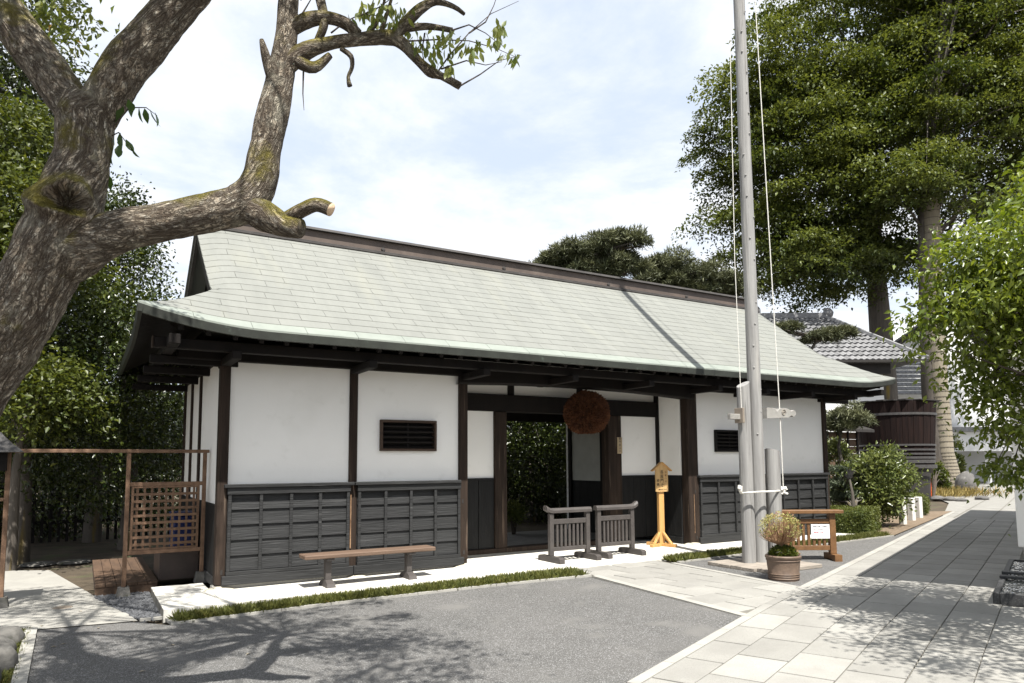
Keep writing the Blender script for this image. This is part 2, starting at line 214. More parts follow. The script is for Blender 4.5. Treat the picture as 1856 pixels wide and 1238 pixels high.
# ------------------------------------------------------------------ mesh helpers
def rootloc(o):
    v = Vector((0, 0, 0))
    while o: v += o.location; o = o.parent
    return v
def link(name, me, m=None, parent=None, kind=None):
    o = bpy.data.objects.new(name, me); COL.objects.link(o)
    if m: me.materials.append(MATS[m])
    if parent: o.parent = parent
    if kind: o['kind'] = kind
    return o
class MB:
    def __init__(s): s.v = []; s.f = []; s.uv = []
    def add(s, vs_, fs):
        b = len(s.v); s.v += [tuple(v) for v in vs_]; s.f += [tuple(i+b for i in f) for f in fs]; return s
    def obox(s, o, ax, ay, az, c=0):
        o, ax, ay, az = Vector(o), Vector(ax), Vector(ay), Vector(az); la, lb, lc = ax.length, ay.length, az.length
        ax, ay, az = ax/la, ay/lb, az/lc; c = min(c, la*.6, lb*.6, lc*.6)
        if c <= 0:
            vs_ = [o+ax*la*i+ay*lb*j+az*lc*k for i in (-1, 1) for j in (-1, 1) for k in (-1, 1)]
            fs = [(0, 1, 3, 2), (4, 6, 7, 5), (0, 4, 5, 1), (2, 3, 7, 6), (0, 2, 6, 4), (1, 5, 7, 3)]
        else:
            vs_ = []; ix = {}
            for i in (-1, 1):
                for j in (-1, 1):
                    for k in (-1, 1):
                        for q, (a, b, d) in enumerate(((la, lb-c, lc-c), (la-c, lb, lc-c), (la-c, lb-c, lc))):
                            ix[i, j, k, q] = len(vs_); vs_.append(o+ax*a*i+ay*b*j+az*d*k)
            fs = []
            S = (-1, 1)
            for q in range(3):
                for e in S:
                    def key(a, b):
                        t = [a, b]; t.insert(q, e); return (*t, q)
                    fs.append([ix[key(-1, -1)], ix[key(1, -1)], ix[key(1, 1)], ix[key(-1, 1)]])
            for q in range(3):           # edges parallel to axis q
                a, b = [x for x in range(3) if x != q]
                for e1 in S:
                    for e2 in S:
                        def key(w, face):
                            t = [0, 0, 0]; t[q] = w; t[a] = e1; t[b] = e2; return (*t, face)
                        fs.append([ix[key(-1, a)], ix[key(1, a)], ix[key(1, b)], ix[key(-1, b)]])
            for i in S:
                for j in S:
                    for k in S: fs.append([ix[i, j, k, 0], ix[i, j, k, 1], ix[i, j, k, 2]])
        g = []
        for f in fs:
            p = [vs_[i] for i in f]; nn = (p[1]-p[0]).cross(p[2]-p[0]); ce = sum(p, Vector())/len(p)
            g.append(tuple(f) if nn.dot(ce-o) > 0 else tuple(reversed(f)))
        return s.add(vs_, g)
    def box(s, x0, x1, y0, y1, z0, z1, c=0):
        return s.obox(((x0+x1)/2, (y0+y1)/2, (z0+z1)/2), ((x1-x0)/2, 0, 0), (0, (y1-y0)/2, 0), (0, 0, (z1-z0)/2), c)
    def bar(s, a, b, w, h, up=(0, 0, 1), c=0):
        a, b = Vector(a), Vector(b); d = b-a; u = Vector(up); sd = d.cross(u).normalized(); u2 = sd.cross(d).normalized()
        return s.obox((a+b)/2, d/2, sd*w/2, u2*h/2, c)
    def tube(s, pts, rad, n=8, cap=True):
        pts = [Vector(p) for p in pts]; rad = rad if hasattr(rad, '__len__') else [rad]*len(pts); vs_ = []; fs = []; ref = None
        for i, p in enumerate(pts):
            d = (pts[min(i+1, len(pts)-1)]-pts[max(i-1, 0)]).normalized()
            if ref is None: ref = d.orthogonal().normalized()
            ref = (ref-d*ref.dot(d)).normalized(); b = d.cross(ref)
            for k in range(n):
                a = 2*PI*k/n; vs_.append(p+(ref*math.cos(a)+b*math.sin(a))*rad[i])
        for i in range(len(pts)-1):
            for k in range(n): fs.append((i*n+k, i*n+(k+1) % n, (i+1)*n+(k+1) % n, (i+1)*n+k))
        if cap: fs.append(tuple(reversed(range(n)))); fs.append(tuple(range((len(pts)-1)*n, len(pts)*n)))
        return s.add(vs_, fs)
    def lathe(s, prof, n=24, o=(0, 0, 0), a0=0, a1=2*PI):
        o = Vector(o); full = abs(a1-a0-2*PI) < 1e-6; m = n if full else n+1; vs_ = []; fs = []
        for r, z in prof:
            for k in range(m): a = a0+(a1-a0)*k/n; vs_.append(o+Vector((r*math.cos(a), r*math.sin(a), z)))
        for i in range(len(prof)-1):
            for k in range(n): k2 = (k+1) % m; fs.append((i*m+k, i*m+k2, (i+1)*m+k2, (i+1)*m+k))
        return s.add(vs_, fs)
    def prism(s, poly, z0, z1):
        n = len(poly); ar = sum(poly[i][0]*poly[(i+1) % n][1]-poly[(i+1) % n][0]*poly[i][1] for i in range(n))
        if ar < 0: poly = poly[::-1]
        f0 = z0 if callable(z0) else (lambda x, y: z0); f1 = z1 if callable(z1) else (lambda x, y: z1)
        vs_ = [(x, y, f0(x, y)) for x, y in poly]+[(x, y, f1(x, y)) for x, y in poly]
        fs = [tuple(reversed(range(n))), tuple(range(n, 2*n))]+[(i, (i+1) % n, n+(i+1) % n, n+i) for i in range(n)]
        return s.add(vs_, fs)
    def grid(s, fn, us, vs__):
        nu, nv = len(us), len(vs__); return s.add([fn(u, v) for v in vs__ for u in us], [(j*nu+i, j*nu+i+1, (j+1)*nu+i+1, (j+1)*nu+i) for j in range(nv-1) for i in range(nu-1)])
    def build(s, name, m, parent=None, smooth=False, kind=None, world=True):
        me = bpy.data.meshes.new(name); off = rootloc(parent) if (parent and world) else Vector((0, 0, 0))
        me.from_pydata([(x-off.x, y-off.y, z-off.z) for x, y, z in s.v], [], s.f)
        if smooth:
            me.polygons.foreach_set('use_smooth', [True]*len(me.polygons))
            try: me.set_sharp_from_angle(angle=math.radians(40))
            except Exception: pass
        me.update(); return link(name, me, m, parent, kind)
def tag(o, label, cat, group=None):
    o['label'] = label; o['category'] = cat
    if group: o['group'] = group
    return o
def thing(name, label, cat, loc=(0, 0, 0), rz=0, group=None):
    o = bpy.data.objects.new(name, None); COL.objects.link(o); o.location = loc; o.rotation_euler = (0, 0, rz); o.empty_display_size = .2
    return tag(o, label, cat, group)
def struct(o): o['kind'] = 'structure'; return o
def tex(name, body, m, parent, loc, rot, size, align='CENTER', extr=.0008):
    cu = bpy.data.curves.new(name, 'FONT'); cu.body = body; cu.size = size; cu.align_x = align; cu.align_y = 'CENTER'; cu.extrude = extr; cu.resolution_u = 2
    o = bpy.data.objects.new(name, cu); COL.objects.link(o); bpy.context.view_layer.update()
    me = bpy.data.meshes.new_from_object(o.evaluated_get(bpy.context.evaluated_depsgraph_get())); bpy.data.objects.remove(o); bpy.data.curves.remove(cu)
    q = link(name, me, None, parent); me.materials.clear(); me.materials.append(MATS[m]); q.location = loc; q.rotation_euler = rot; return q

NR = np.random.default_rng(11)
def unit(a): return a/np.maximum(np.linalg.norm(a, axis=-1, keepdims=True), 1e-9)
def leaves(name, P, size, m, parent=None, axis=None, up=.6, aspect=.5, fold=.12, jit=.35, kind=None, lvb=None, spread=1.0):
    """one mesh of small folded leaves; P (n,3) leaf bases, axis (n,3) preferred leaf direction"""
    n = len(P); P = np.asarray(P, float)
    if parent: P = P-np.array(rootloc(parent))
    d = NR.normal(size=(n, 3)); d = unit(d)
    if axis is not None: d = unit(d*spread+np.asarray(axis))
    nn = NR.normal(size=(n, 3))*(1-up)+np.array([0, 0, 1.])*up; nn = nn-d*np.sum(nn*d, 1, keepdims=True); nn = unit(nn); s = np.cross(d, nn)
    Ls = size*(1+jit*(NR.random((n, 1))*2-1)); w = Ls*aspect*.5
    V = np.empty((n, 4, 3)); V[:, 0] = P; V[:, 1] = P+d*Ls*.45+s*w+nn*fold*Ls; V[:, 2] = P+d*Ls-nn*Ls*.12; V[:, 3] = P+d*Ls*.45-s*w+nn*fold*Ls
    me = bpy.data.meshes.new(name); me.vertices.add(4*n); me.vertices.foreach_set('co', V.reshape(-1))
    idx = (np.arange(n)[:, None]*4+np.array([0, 1, 2, 0, 2, 3])[None]).reshape(-1)
    me.loops.add(6*n); me.loops.foreach_set('vertex_index', idx.astype(np.int32)); me.polygons.add(2*n)
    me.polygons.foreach_set('loop_start', np.arange(0, 6*n, 3, dtype=np.int32)); me.polygons.foreach_set('loop_total', np.full(2*n, 3, np.int32))
    lv = NR.random(n) if lvb is None else np.clip(lvb+NR.normal(size=n)*.16, 0, .999)
    at = me.attributes.new('lv', 'FLOAT', 'POINT'); at.data.foreach_set('value', np.repeat(lv, 4).astype(np.float32))
    me.update(); me.validate(); return link(name, me, m, parent, kind)
def crown_pts(cen, rad, nc, per, cr, flat=.5, shell=.55, droop=0, low=-1, seed=None):
    """leaf positions: clumps scattered through an uneven ellipsoid, denser towards its outside"""
    r = np.random.default_rng(seed if seed is not None else NR.integers(1e6)); cen = np.array(cen, float); rad = np.array(rad, float)
    d = unit(r.normal(size=(nc*3, 3))); d = d[d[:, 2] > low][:nc]; k = len(d); q = r.random((k, 1))**(1/3)*(1-shell)+shell*(1-.25*r.random((k, 1))**2)
    bump_ = 1+.22*np.sin(d[:, :1]*5.1+1.3)*np.cos(d[:, 1:2]*4.3)+.16*np.sin(d[:, 2:]*7+d[:, :1]*3)
    C = cen+d*rad*q*bump_; C[:, 2] -= droop*np.sum((d[:, :2])**2, 1)
    sz = cr*(.65+.7*r.random((k, 1, 1))); g = r.normal(size=(k, per, 3)); g[:, :, 2] *= flat; off = g*sz*.5
    P = C[:, None, :]+off; P[:, :, 2] -= .35*np.sum(off[:, :, :2]**2, 2)/np.maximum(sz[:, :, 0], .05)
    lv = np.clip(.5+r.normal(size=(k, 1))*.22+np.zeros((k, per)), 0, 1)
    return P.reshape(-1, 3), unit((P-cen)/rad).reshape(-1, 3), C, lv.reshape(-1)
def cushions(cen, rad, ns, per, cr, flat=.5, shell=.6, low=-.9, seed=0, hang=.25):
    """leaf positions on domed sprays: each spray is a shallow cushion of leaves, thick on top, open below"""
    r = np.random.default_rng(seed); cen = np.array(cen, float); rad = np.array(rad, float); C = []; tries = 0
    while len(C) < ns and tries < ns*60:
        tries += 1; d = unit(r.normal(size=3)); 
        if d[2] < low: continue
        q = (shell+(1-shell)*r.random()) if r.random() < .8 else shell*r.random()**.5; b_ = 1+.18*math.sin(d[0]*5.1+seed)*math.cos(d[1]*4.3)+.12*math.sin(d[2]*7+d[0]*3); c = cen+d*rad*q*b_
        if all(np.sum(((c-o)/np.array([1, 1, .55]))**2) > (cr*.62)**2 for o in C): C.append(c)
    C = np.array(C); k = len(C); sz = cr*(.6+.7*r.random((k, 1))); a = 2*PI*r.random((k, per)); rr = r.random((k, per))**.55*sz*(1+.25*np.sin(3*a+r.random((k, 1))*6)); top = flat*sz*np.sqrt(np.maximum(0, 1-(rr/(sz*1.25))**2)); z = top-flat*sz*.55*r.random((k, per))**2.2-hang*rr**2/sz
    tilt = r.normal(size=(k, 2))*.18; x, y = rr*np.cos(a), rr*np.sin(a); z = z+tilt[:, :1]*x+tilt[:, 1:]*y
    P = C[:, None, :]+np.stack([x, y, z], 2)+r.normal(size=(k, per, 3))*sz[:, :, None]*.05; A = np.stack([np.cos(a)*.7, np.sin(a)*.7, .15+0*a], 2)
    lv = np.clip(.5+r.normal(size=(k, 1))*.13+.35*(z-np.mean(z, 1, keepdims=True))/(flat*sz), 0, 1); return P.reshape(-1, 3), A.reshape(-1, 3), C, lv.reshape(-1)  # leaf tint lightens with height in each spray, painting sunlit tops into the colour
def branches(mb, base, tips, r0, n=5, sag=.15):
    for t in tips:
        b, t = Vector(base), Vector(t); mid = b.lerp(t, .5)+Vector((0, 0, (t-b).length*sag)); pts = [b, b.lerp(mid, .55)+Vector((0, 0, (t-b).length*.06)), mid, mid.lerp(t, .6), t]
        mb.tube(pts, [r0, r0*.75, r0*.5, r0*.3, r0*.12], n, cap=False)
def tree(name, label, base, height, tr, crowns, leaf, size, m='far_bark', group=None, trunk_pts=None, up=.5, aspect=.55, nb=14, br=.35, cat='tree', lseed=1, outw=.6):
    t = thing(name, label, cat, base, 0, group); b = Vector(base); mb = MB()
    pts = trunk_pts or [b, b+Vector((.05*height*.1, 0, height*.35)), b+Vector((-.03*height, .02*height, height*.7)), b+Vector((0, 0, height))]
    k = len(pts); mb.tube(pts, [tr*(1.35 if i == 0 else 1-.75*i/(k-1)) for i in range(k)], 12); mb.build('trunk', m, t, True)
    Ps, As, Ls, Cs = [], [], [], []
    for i, c in enumerate(crowns):
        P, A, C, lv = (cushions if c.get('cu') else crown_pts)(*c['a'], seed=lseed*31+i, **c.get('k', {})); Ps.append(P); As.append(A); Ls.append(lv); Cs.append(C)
    C = np.concatenate(Cs); sel = C[np.random.default_rng(lseed).choice(len(C), min(nb, len(C)), replace=False)]
    mb = MB()
    for j, q in enumerate(sel): 
        f = (.5+.48*((j*.37) % 1))*(k-1); i = min(int(f), k-2); p0 = pts[i].lerp(pts[i+1], f-i)
        branches(mb, p0, [q], tr*br*(1-.6*f/(k-1)))
    mb.build('branches', m, t, True)
    leaves('crown', np.concatenate(Ps), size, leaf, t, axis=np.concatenate(As)*outw+np.array([0, 0, -.15]), up=up, aspect=aspect, lvb=np.concatenate(Ls)); return t

# ------------------------------------------------------------------ ground
def clamp(v, a=0, b=1): return max(a, min(b, v))
def gz(x, y=0): return -.17+.145*clamp((x-.6)/5.4)          # the yard rises gently to the right
def pz(x, y=0): return -.05+.045*clamp((x-1.3)/6)            # top of the stone apron
def onG(x, y, f=gz):
    z = -.03
    for i in range(25): p = onZ(x, y, z); z = f(p.x, p.y)
    return p
XS = [-400, -120, -40, -12, -5, -2, -.5, .6, 1.5, 2.5, 3.5, 4.5, 5.5, 6, 8, 11, 14, 18, 24, 32, 45, 70, 140, 400]
mb = MB(); mb.grid(lambda u, v: (u, v, gz(u)-.035), XS, [-300, -80, -30, -14, -10, -6, -3, -1, 0, 2, 4, 8, 14, 22, 40, 80, 200, 500]); struct(mb.build('ground', 'earth'))
def sheet(name, poly, m, dz, f=gz, th=.03, n=14):
    """a flush sheet cut in strips along x so that it follows the slope"""
    xs = sorted(set([p[0] for p in poly]+[x for x in np.linspace(.6, 6, n) if min(p[0] for p in poly) < x < max(p[0] for p in poly)]))
    mb = MB()
    for a, b in zip(xs[:-1], xs[1:]):
        q = clip(clip(poly, (a, 0), (1, 0)), (b, 0), (-1, 0))
        if len(q) > 2: mb.add([(x, y, f(x)+dz) for x, y in q], [tuple(range(len(q)))])
    return struct(mb.build(name, m))
def clip(poly, p, nrm):
    out = []; n = len(poly)
    for i in range(n):
        a, b = poly[i], poly[(i+1) % n]; da = (a[0]-p[0])*nrm[0]+(a[1]-p[1])*nrm[1]; db = (b[0]-p[0])*nrm[0]+(b[1]-p[1])*nrm[1]
        if da >= -1e-9: out.append(a)
        if (da > 1e-9) != (db > 1e-9) and abs(da-db) > 1e-12: t = da/(da-db); out.append((a[0]+(b[0]-a[0])*t, a[1]+(b[1]-a[1])*t))
    return out
def ccw(poly):
    n = len(poly); a = sum(poly[i][0]*poly[(i+1) % n][1]-poly[(i+1) % n][0]*poly[i][1] for i in range(n)); return poly if a > 0 else poly[::-1]
def cliprg(poly, region):
    region = ccw(region); n = len(region)
    for i in range(n):
        a, b = region[i], region[(i+1) % n]; poly = clip(poly, a, (-(b[1]-a[1]), b[0]-a[0]))
        if len(poly) < 3: return []
    return poly
def area(p): n = len(p); return abs(sum(p[i][0]*p[(i+1) % n][1]-p[(i+1) % n][0]*p[i][1] for i in range(n)))/2
def inset(poly, d):
    poly = ccw(poly); q = poly
    n = len(poly)
    for i in range(n):
        a, b = poly[i], poly[(i+1) % n]; l = math.hypot(b[0]-a[0], b[1]-a[1])
        if l < 1e-6: continue
        nx, ny = -(b[1]-a[1])/l, (b[0]-a[0])/l; q = clip(q, (a[0]+nx*d, a[1]+ny*d), (nx, ny))
        if len(q) < 3: return []
    return q
def pave(parent, region, o, dx, dy, lx, ly, i0, i1, j0, j1, f, m='granite', name='paver', stag=.5, top=.012, gap=.001, hole=None):
    """stone pavers laid in rows along dx (length lx) and dy (row width ly), cut to the region"""
    k = 0
    for j in range(j0, j1):
        for i in range(i0, i1):
            s = i+stag*(j % 2); q = [(o[0]+dx[0]*(s+a)*lx+dy[0]*(j+b)*ly, o[1]+dx[1]*(s+a)*lx+dy[1]*(j+b)*ly) for a, b in ((.012/lx, .003/ly), (1-.012/lx, .003/ly), (1-.012/lx, 1-.003/ly), (.012/lx, 1-.003/ly))]
            q = cliprg(q, region)
            if len(q) < 3 or area(q) < .012: continue
            if hole and hole(sum(p[0] for p in q)/len(q), sum(p[1] for p in q)/len(q)): continue
            q = inset(q, gap+.0015*rnd.random())
            if len(q) < 3 or area(q) < .008: continue
            h = top+.003*rnd.random(); t2 = inset(q, .004); mb = MB()
            if len(t2) == len(q):
                n = len(q); mb.add([(x, y, f(x)+.0005) for x, y in q]+[(x, y, f(x)+h-.004) for x, y in q]+[(x, y, f(x)+h) for x, y in t2],
                                   [tuple(range(2*n, 3*n))]+[(r*n+i_, r*n+(i_+1) % n, (r+1)*n+(i_+1) % n, (r+1)*n+i_) for r in (0, 1) for i_ in range(n)])
            else: mb.prism(q, lambda x, y: f(x)+.0005, lambda x, y: f(x)+h)
            mb.build(name, m, parent); k += 1
    return k
# paths: d along the long path, e across it
D = (.9285, .3713); E_ = (-.3713, .9285)
def de(a, b): return (D[0]*a+E_[0]*b, D[1]*a+E_[1]*b)
A1TL, A1TR, A1R = (-.493, -.715), (5.74, -1.80), (5.484, -4.561)
A2L, A2C = (7.53, -1.50), (7.312, -3.85)
PL = -6.285                                                  # left edge of the long path
asph1 = [(-.49, -.74), (.40, -.85), (.69, -1.25), (2.35, -1.335), (4.41, -1.56), (5.74, -1.80), A1R, de(1.28, PL), de(-5, PL), (-.42, -10.5), (-.46, -2.8)]
# concave near the apron: lay it in two pieces
struct(sheet('yard', [(-.49, -.74), (.40, -.85), (.69, -1.25), (.69, -12), (-.42, -12), (-.46, -2.8)], 'asphalt', .004)); 
struct(sheet('yard', [(.69, -1.25), (2.35, -1.335), (4.41, -1.56), (5.74, -1.80), A1R, de(-6.2, PL), (.69, -12)], 'asphalt', .004))
struct(sheet('yard', [A2L, A2C, de(21.5, PL), (13.9, -1.05)], 'asphalt', .004))
pathA = [(5.74, -1.20), (7.53, -1.05), A2L, A2C, A1R, (5.74, -1.80)]
pa = sheet('entrance_path', [(5.74, -1.20), (7.53, -1.05), A2C, A1R], 'joint', .004)
pave(pa, [(5.84, -1.2), (7.43, -1.05), (7.21, -3.89), (5.585, -4.52)], (5.30, -1.1), (1, 0), (.085, -1), .62, .415, -1, 5, 0, 9, lambda x, y=0: gz(x)+.004)
def strip(parent, a, b, w, side, lx, m='granite_kerb', f=None, name='kerb_stone', top=.014):
    a, b = Vector(a), Vector(b); d = (b-a).normalized(); nrm = Vector((-d.y, d.x))*side; n = max(1, round((b-a).length/lx))
    f = f or (lambda x, y=0: gz(x)+.004)
    for i in range(n):
        p, q = a.lerp(b, i/n), a.lerp(b, (i+1)/n); poly = inset([tuple(p), tuple(q), tuple(q+nrm*w), tuple(p+nrm*w)], .003)
        MB().prism(poly, lambda x, y: f(x)+.0005, lambda x, y: f(x)+top).build(name, m, parent)
strip(pa, A1TR, A1R, .10, 1, .6); strip(pa, A2L, A2C, .10, -1, .6)
reg = [de(-8, PL), de(26, PL), de(26, -8.36), de(5.6, -8.36), de(5.6, -13), de(-8, -13)]
pb = MB().add([(x, y, gz(x)+.004) for x, y in (de(-8, PL), de(3.4, PL), de(3.4, -13), de(-8, -13))], [(3, 2, 1, 0)])
pb = sheet('long_path', [de(-8, PL), de(26, PL), de(26, -9.5), de(-8, -13.5)], 'joint', .003)
strip(pb, de(1.0, PL), de(3.40, PL), .10, -1, .6); strip(pb, de(3.40, PL), de(5.36, PL), .10, -1, .6, m='granite'); strip(pb, de(5.36, PL), de(21, PL), .10, -1, .6)
fz = lambda x, y=0: gz(x)+.003
pave(pb, [de(.8, PL-.10), de(18.2, PL-.10), de(18.2, -8.30), de(.8, -8.30)], de(0, -6.70), D, E_, .6, .405, 1, 31, -4, 2, fz)
pave(pb, [de(.8, -8.30), de(5.4, -8.30), de(5.4, -10.4), de(.8, -10.4)], de(0, -8.30), D, (-E_[0], -E_[1]), .6, .405, 1, 9, 0, 5, fz)
pave(pb, [de(-2.4, PL-.10), de(.8, PL-.10), de(.8, -9.2), de(-2.4, -9.2)], de(0, -6.70), D, E_, .6, .405, -5, 2, -6, 2, fz)
struct(sheet('far_yard', [de(18.2, PL-.05), de(26, PL+.6), de(60, 2), de(60, -22), de(18.2, -9.5)], 'granite', .0075))
fy = MB()
for a in np.arange(19, 34, 1.1): fy.add([(x, y, gz(x)+.0115) for x, y in (de(a, -9), de(a+.03, -9), de(a+.03, PL), de(a, PL))], [(0, 1, 2, 3)])
for b in np.arange(-9, PL, .8): fy.add([(x, y, gz(x)+.0155) for x, y in (de(18.4, b), de(34, b), de(34, b+.03), de(18.4, b+.03))], [(0, 1, 2, 3)])
struct(fy.build('paving_joints', 'joint'))
# the stone apron in front of the gatehouse
ap = MB()
apron = [(.64, .70), (.655, -.955), (2.2, -1.0), (4.14, -1.17), (5.74, -1.28), (7.55, -1.12), (10.8, -1.02), (13.95, -.72), (13.95, .05), (9.34, .05), (9.34, .75), (4.8, .75), (4.8, .05), (1.25, .05), (1.25, .70)]
xs = [.64, 1.25, 2.2, 3.2, 4.14, 4.8, 5.74, 7.55, 9.34, 10.8, 13.95]
def fry(x):
    P_ = [(.64, -.955), (2.2, -1.0), (4.14, -1.17), (5.74, -1.28), (7.55, -1.12), (10.8, -1.02), (13.95, -.72)]
    for (a, b), (c, d) in zip(P_[:-1], P_[1:]):
        if x <= c: return b+(d-b)*(x-a)/(c-a)
    return P_[-1][1]
for a, b in zip(xs[:-1], xs[1:]):
    back = .70 if b <= 1.3 else (.78 if 4.79 < a < 9.3 else .10)
    ap.prism([(a, fry(a)+.01), (b, fry(b)+.01), (b, back), (a, back)], lambda x, y: gz(x)-.03, lambda x, y: pz(x)-.008)
apo = struct(ap.build('apron', 'joint'))
x = .64; 
while x < 13.8:                                              # front row and back row of slabs
    w = .62+.3*rnd.random(); w = min(w, 13.95-x)
    q = inset([(x, fry(x)), (x+w, fry(x+w)), (x+w, fry(x+w)+.44), (x, fry(x)+.44)], .003); MB().prism(q, lambda x, y: gz(x)-.02, lambda x, y: pz(x)+.001*rnd.random()).build('slab', 'granite_slab', apo)
    x += w
x = .64
while x < 13.8:
    w = min(.75+.4*rnd.random(), 13.95-x); back = .70 if x+w < 1.6 else .06
    if x < 1.25 < x+w: w = 1.25-x
    if 4.8 > x and x+w > 4.8: w = 4.8-x+.001
    if 9.34 > x and x+w > 9.34: w = 9.34-x+.001
    if x+w <= 1.26: back = .70
    if 4.79 < x < 9.33: back = .77
    q = inset([(x, fry(x)+.44), (x+w, fry(x+w)+.44), (x+w, back), (x, back)], .003); MB().prism(q, lambda x, y: pz(x)-.05, lambda x, y: pz(x)+.001*rnd.random()).build('slab', 'granite_slab', apo)
    x += w
# low border stones on the yard side of the planted strips
strip(apo, (.69, -1.25), (2.35, -1.335), .06, 1, .55, f=lambda x, y=0: gz(x), top=.03); strip(apo, (2.35, -1.335), (4.41, -1.56), .06, 1, .55, f=lambda x, y=0: gz(x), top=.03); strip(apo, (4.41, -1.56), (5.74, -1.80), .06, 1, .55, f=lambda x, y=0: gz(x), top=.03)
strip(apo, (.655, -.96), (.69, -1.25), .09, 1, .4, f=lambda x, y=0: gz(x), top=.03)
strip(apo, (7.6, -1.52), (13.9, -1.06), .06, 1, .6, f=lambda x, y=0: gz(x), top=.025)
def grass_strip(a, b, fr, bk, n, label, h=.088):
    x = a+(b-a)*NR.random(n); y = np.array([fr(q) for q in x]); y2 = np.array([bk(q) for q in x]); y = y+(y2-y)*NR.random(n)
    z = np.array([gz(q) for q in x])
    cl_ = np.clip(.5+.35*np.sin(x*9+2*np.sin(x*2.3))*np.cos(y*23+x*5)+.3*np.sin(x*3.1+1)*np.sin(x*17), 0, 1)
    keep = NR.random(n) < .25+.75*cl_; x, y, z, cl_ = x[keep], y[keep], z[keep], cl_[keep]
    ax = np.stack([NR.normal(size=len(x))*.45, NR.normal(size=len(x))*.45, np.ones(len(x))], 1)
    o = leaves('ground_cover', np.stack([x, y, z], 1), h, 'grass', None, axis=ax*1.6, up=.1, aspect=.16, fold=.02, jit=.5, kind='stuff', lvb=.25+.45*cl_); o['label'] = label; o['category'] = 'ground cover'; return o
def lin(*P_):
    def f(x):
        for (a, b), (c, d) in zip(P_[:-1], P_[1:]):
            if x <= c: return b+(d-b)*(x-a)/(c-a)
        return P_[-1][1]
    return f
grass_strip(.75, 5.70, lin((.6, -1.20), (2.35, -1.28), (4.41, -1.50), (5.8, -1.76)), lin((.6, -.98), (2.2, -1.03), (4.14, -1.21), (5.8, -1.36)), 42000, 'short green ground cover strip between stone apron and grey yard')
grass_strip(7.62, 13.8, lin((7.6, -1.46), (13.9, -1.0)), lin((7.6, -1.17), (10.8, -1.07), (13.9, -.77)), 32000, 'short green ground cover strip behind the flagpole')
# left stone path, gravel, kerb
lp = sheet('garden_path', [(-.50, -.735), (.405, -.84), (.33, -.35), (.16, .35), (.06, .9), (-.035, 1.45), (-.2, 2.3), (-.55, 4.1), (-2.6, 5.2), (-2.4, -.1)], 'granite_kerb', .012)
mh = MB().lathe([(0, .004), (.095, .004), (.105, .0)], 24, (-.30, .44, gz(-.3)+.0135)).build('manhole_cover', 'metal_box', lp)
strip(lp, (-.49, -.74), (-.46, -2.8), .11, -1, .9, top=.03); strip(lp, (-.46, -2.8), (-.43, -7), .11, -1, .9, top=.03)
def stones(name, pts, size, m, parent=None, kind=None, sub=1):
    import bmesh
    bm = bmesh.new(); bmesh.ops.create_icosphere(bm, subdivisions=sub, radius=1); base = np.array([v.co for v in bm.verts]); fs = np.array([[v.index for v in f.verts] for f in bm.faces]); bm.free()
    V, F = [], []
    for i, p in enumerate(pts):
        s = size*(.6+.8*rnd.random()); a = NR.normal(size=(3, 3)); q, _ = np.linalg.qr(a); sc_ = np.array([1, .75+.3*rnd.random(), .5+.3*rnd.random()])
        b = base*(1+.22*NR.normal(size=(len(base), 1))*.7)*sc_; V.append(b@q*s+np.array(p)); F.append(fs+len(base)*i)
    V = np.concatenate(V); F = np.concatenate(F); me = bpy.data.meshes.new(name); me.from_pydata(V.tolist(), [], F.tolist()); me.update(); return link(name, me, m, parent, kind)
gp = []
while len(gp) < 1500:
    x, y = .02+.66*rnd.random(), -.86+1.95*rnd.random()
    xe = .405+(.0-.405)*clamp((y+.84)/1.75)
    if x > xe+.03 and x < .64: gp.append((x, y, gz(x)+.0+.012*rnd.random()))
g_ = stones('gravel', gp, .021, 'gravel', kind='stuff'); g_['label'] = 'dark grey gravel between garden path and stone apron'; g_['category'] = 'gravel'
for a, b in (((.42, -.86), (.53, -.88)), ((.55, -.88), (.66, -.89))): strip(lp, a, b, .045, 1, .1, f=lambda x, y=0: gz(x)+.003, top=.03)
struct(sheet('planting_bed', [(13.98, -1.0), de(21.3, PL+.02), (19.3, 3.2), (14.0, 3.4)], 'soil_bed', .012))

# ------------------------------------------------------------------ gatehouse
GH = thing('gatehouse', 'long white plaster gatehouse with black board wainscot and pale green copper shingle roof', 'gatehouse', (7.35, 1.95, 0))
T0, T1 = -.95, 1.95
def prof(t): return 3.075+1.98*t+.165*t*t
def sm(v): v = clamp(v); return v*v*(3-2*v)
def lift(x, t): return (.205*max(0, 1-(x-.27)/1.5)**2+.14*max(0, 1-(14.43-x)/1.4)**2)*max(0, 1-t/.45)**1.6
def xl(t): y = T0+2.9*t; return .27+(y+.95) if y < -.07 else 1.15
def xr(t): return 14.70-xl(t)
def S(x, t, dz=0):
    e = sm((t-.27)/.12); v = (max(0, 1-(x-1.15)/.42)**2+max(0, 1-(13.55-x)/.42)**2)*e
    return (x, T0+2.9*t, prof(t)+lift(x, t)-.075*v+dz)
def B(x, t, dz=0): p = S(x, t, dz); return (p[0], 3.9-p[1], p[2])
def HX(y, t, side, dz=0):        # end slopes under the gables
    z = prof(t)+(.205 if side < 0 else .14)*(max(0, 1-(y+.95)/1.5)**2+max(0, 1-(4.85-y)/1.5)**2)*max(0, 1-t/.45)**1.6
    x = .27+2.9*t; return (x if side < 0 else 14.7-x, y, z+dz)
rb = MB(); ts = [i/20 for i in range(21)]
for f in (S, B):
    for i in range(20):
        a, b = ts[i], ts[i+1]; us = [k/70 for k in range(71)]
        rb.grid(lambda u, v: f(xl(v)+(xr(v)-xl(v))*u, v, -.014), us, [a, b])
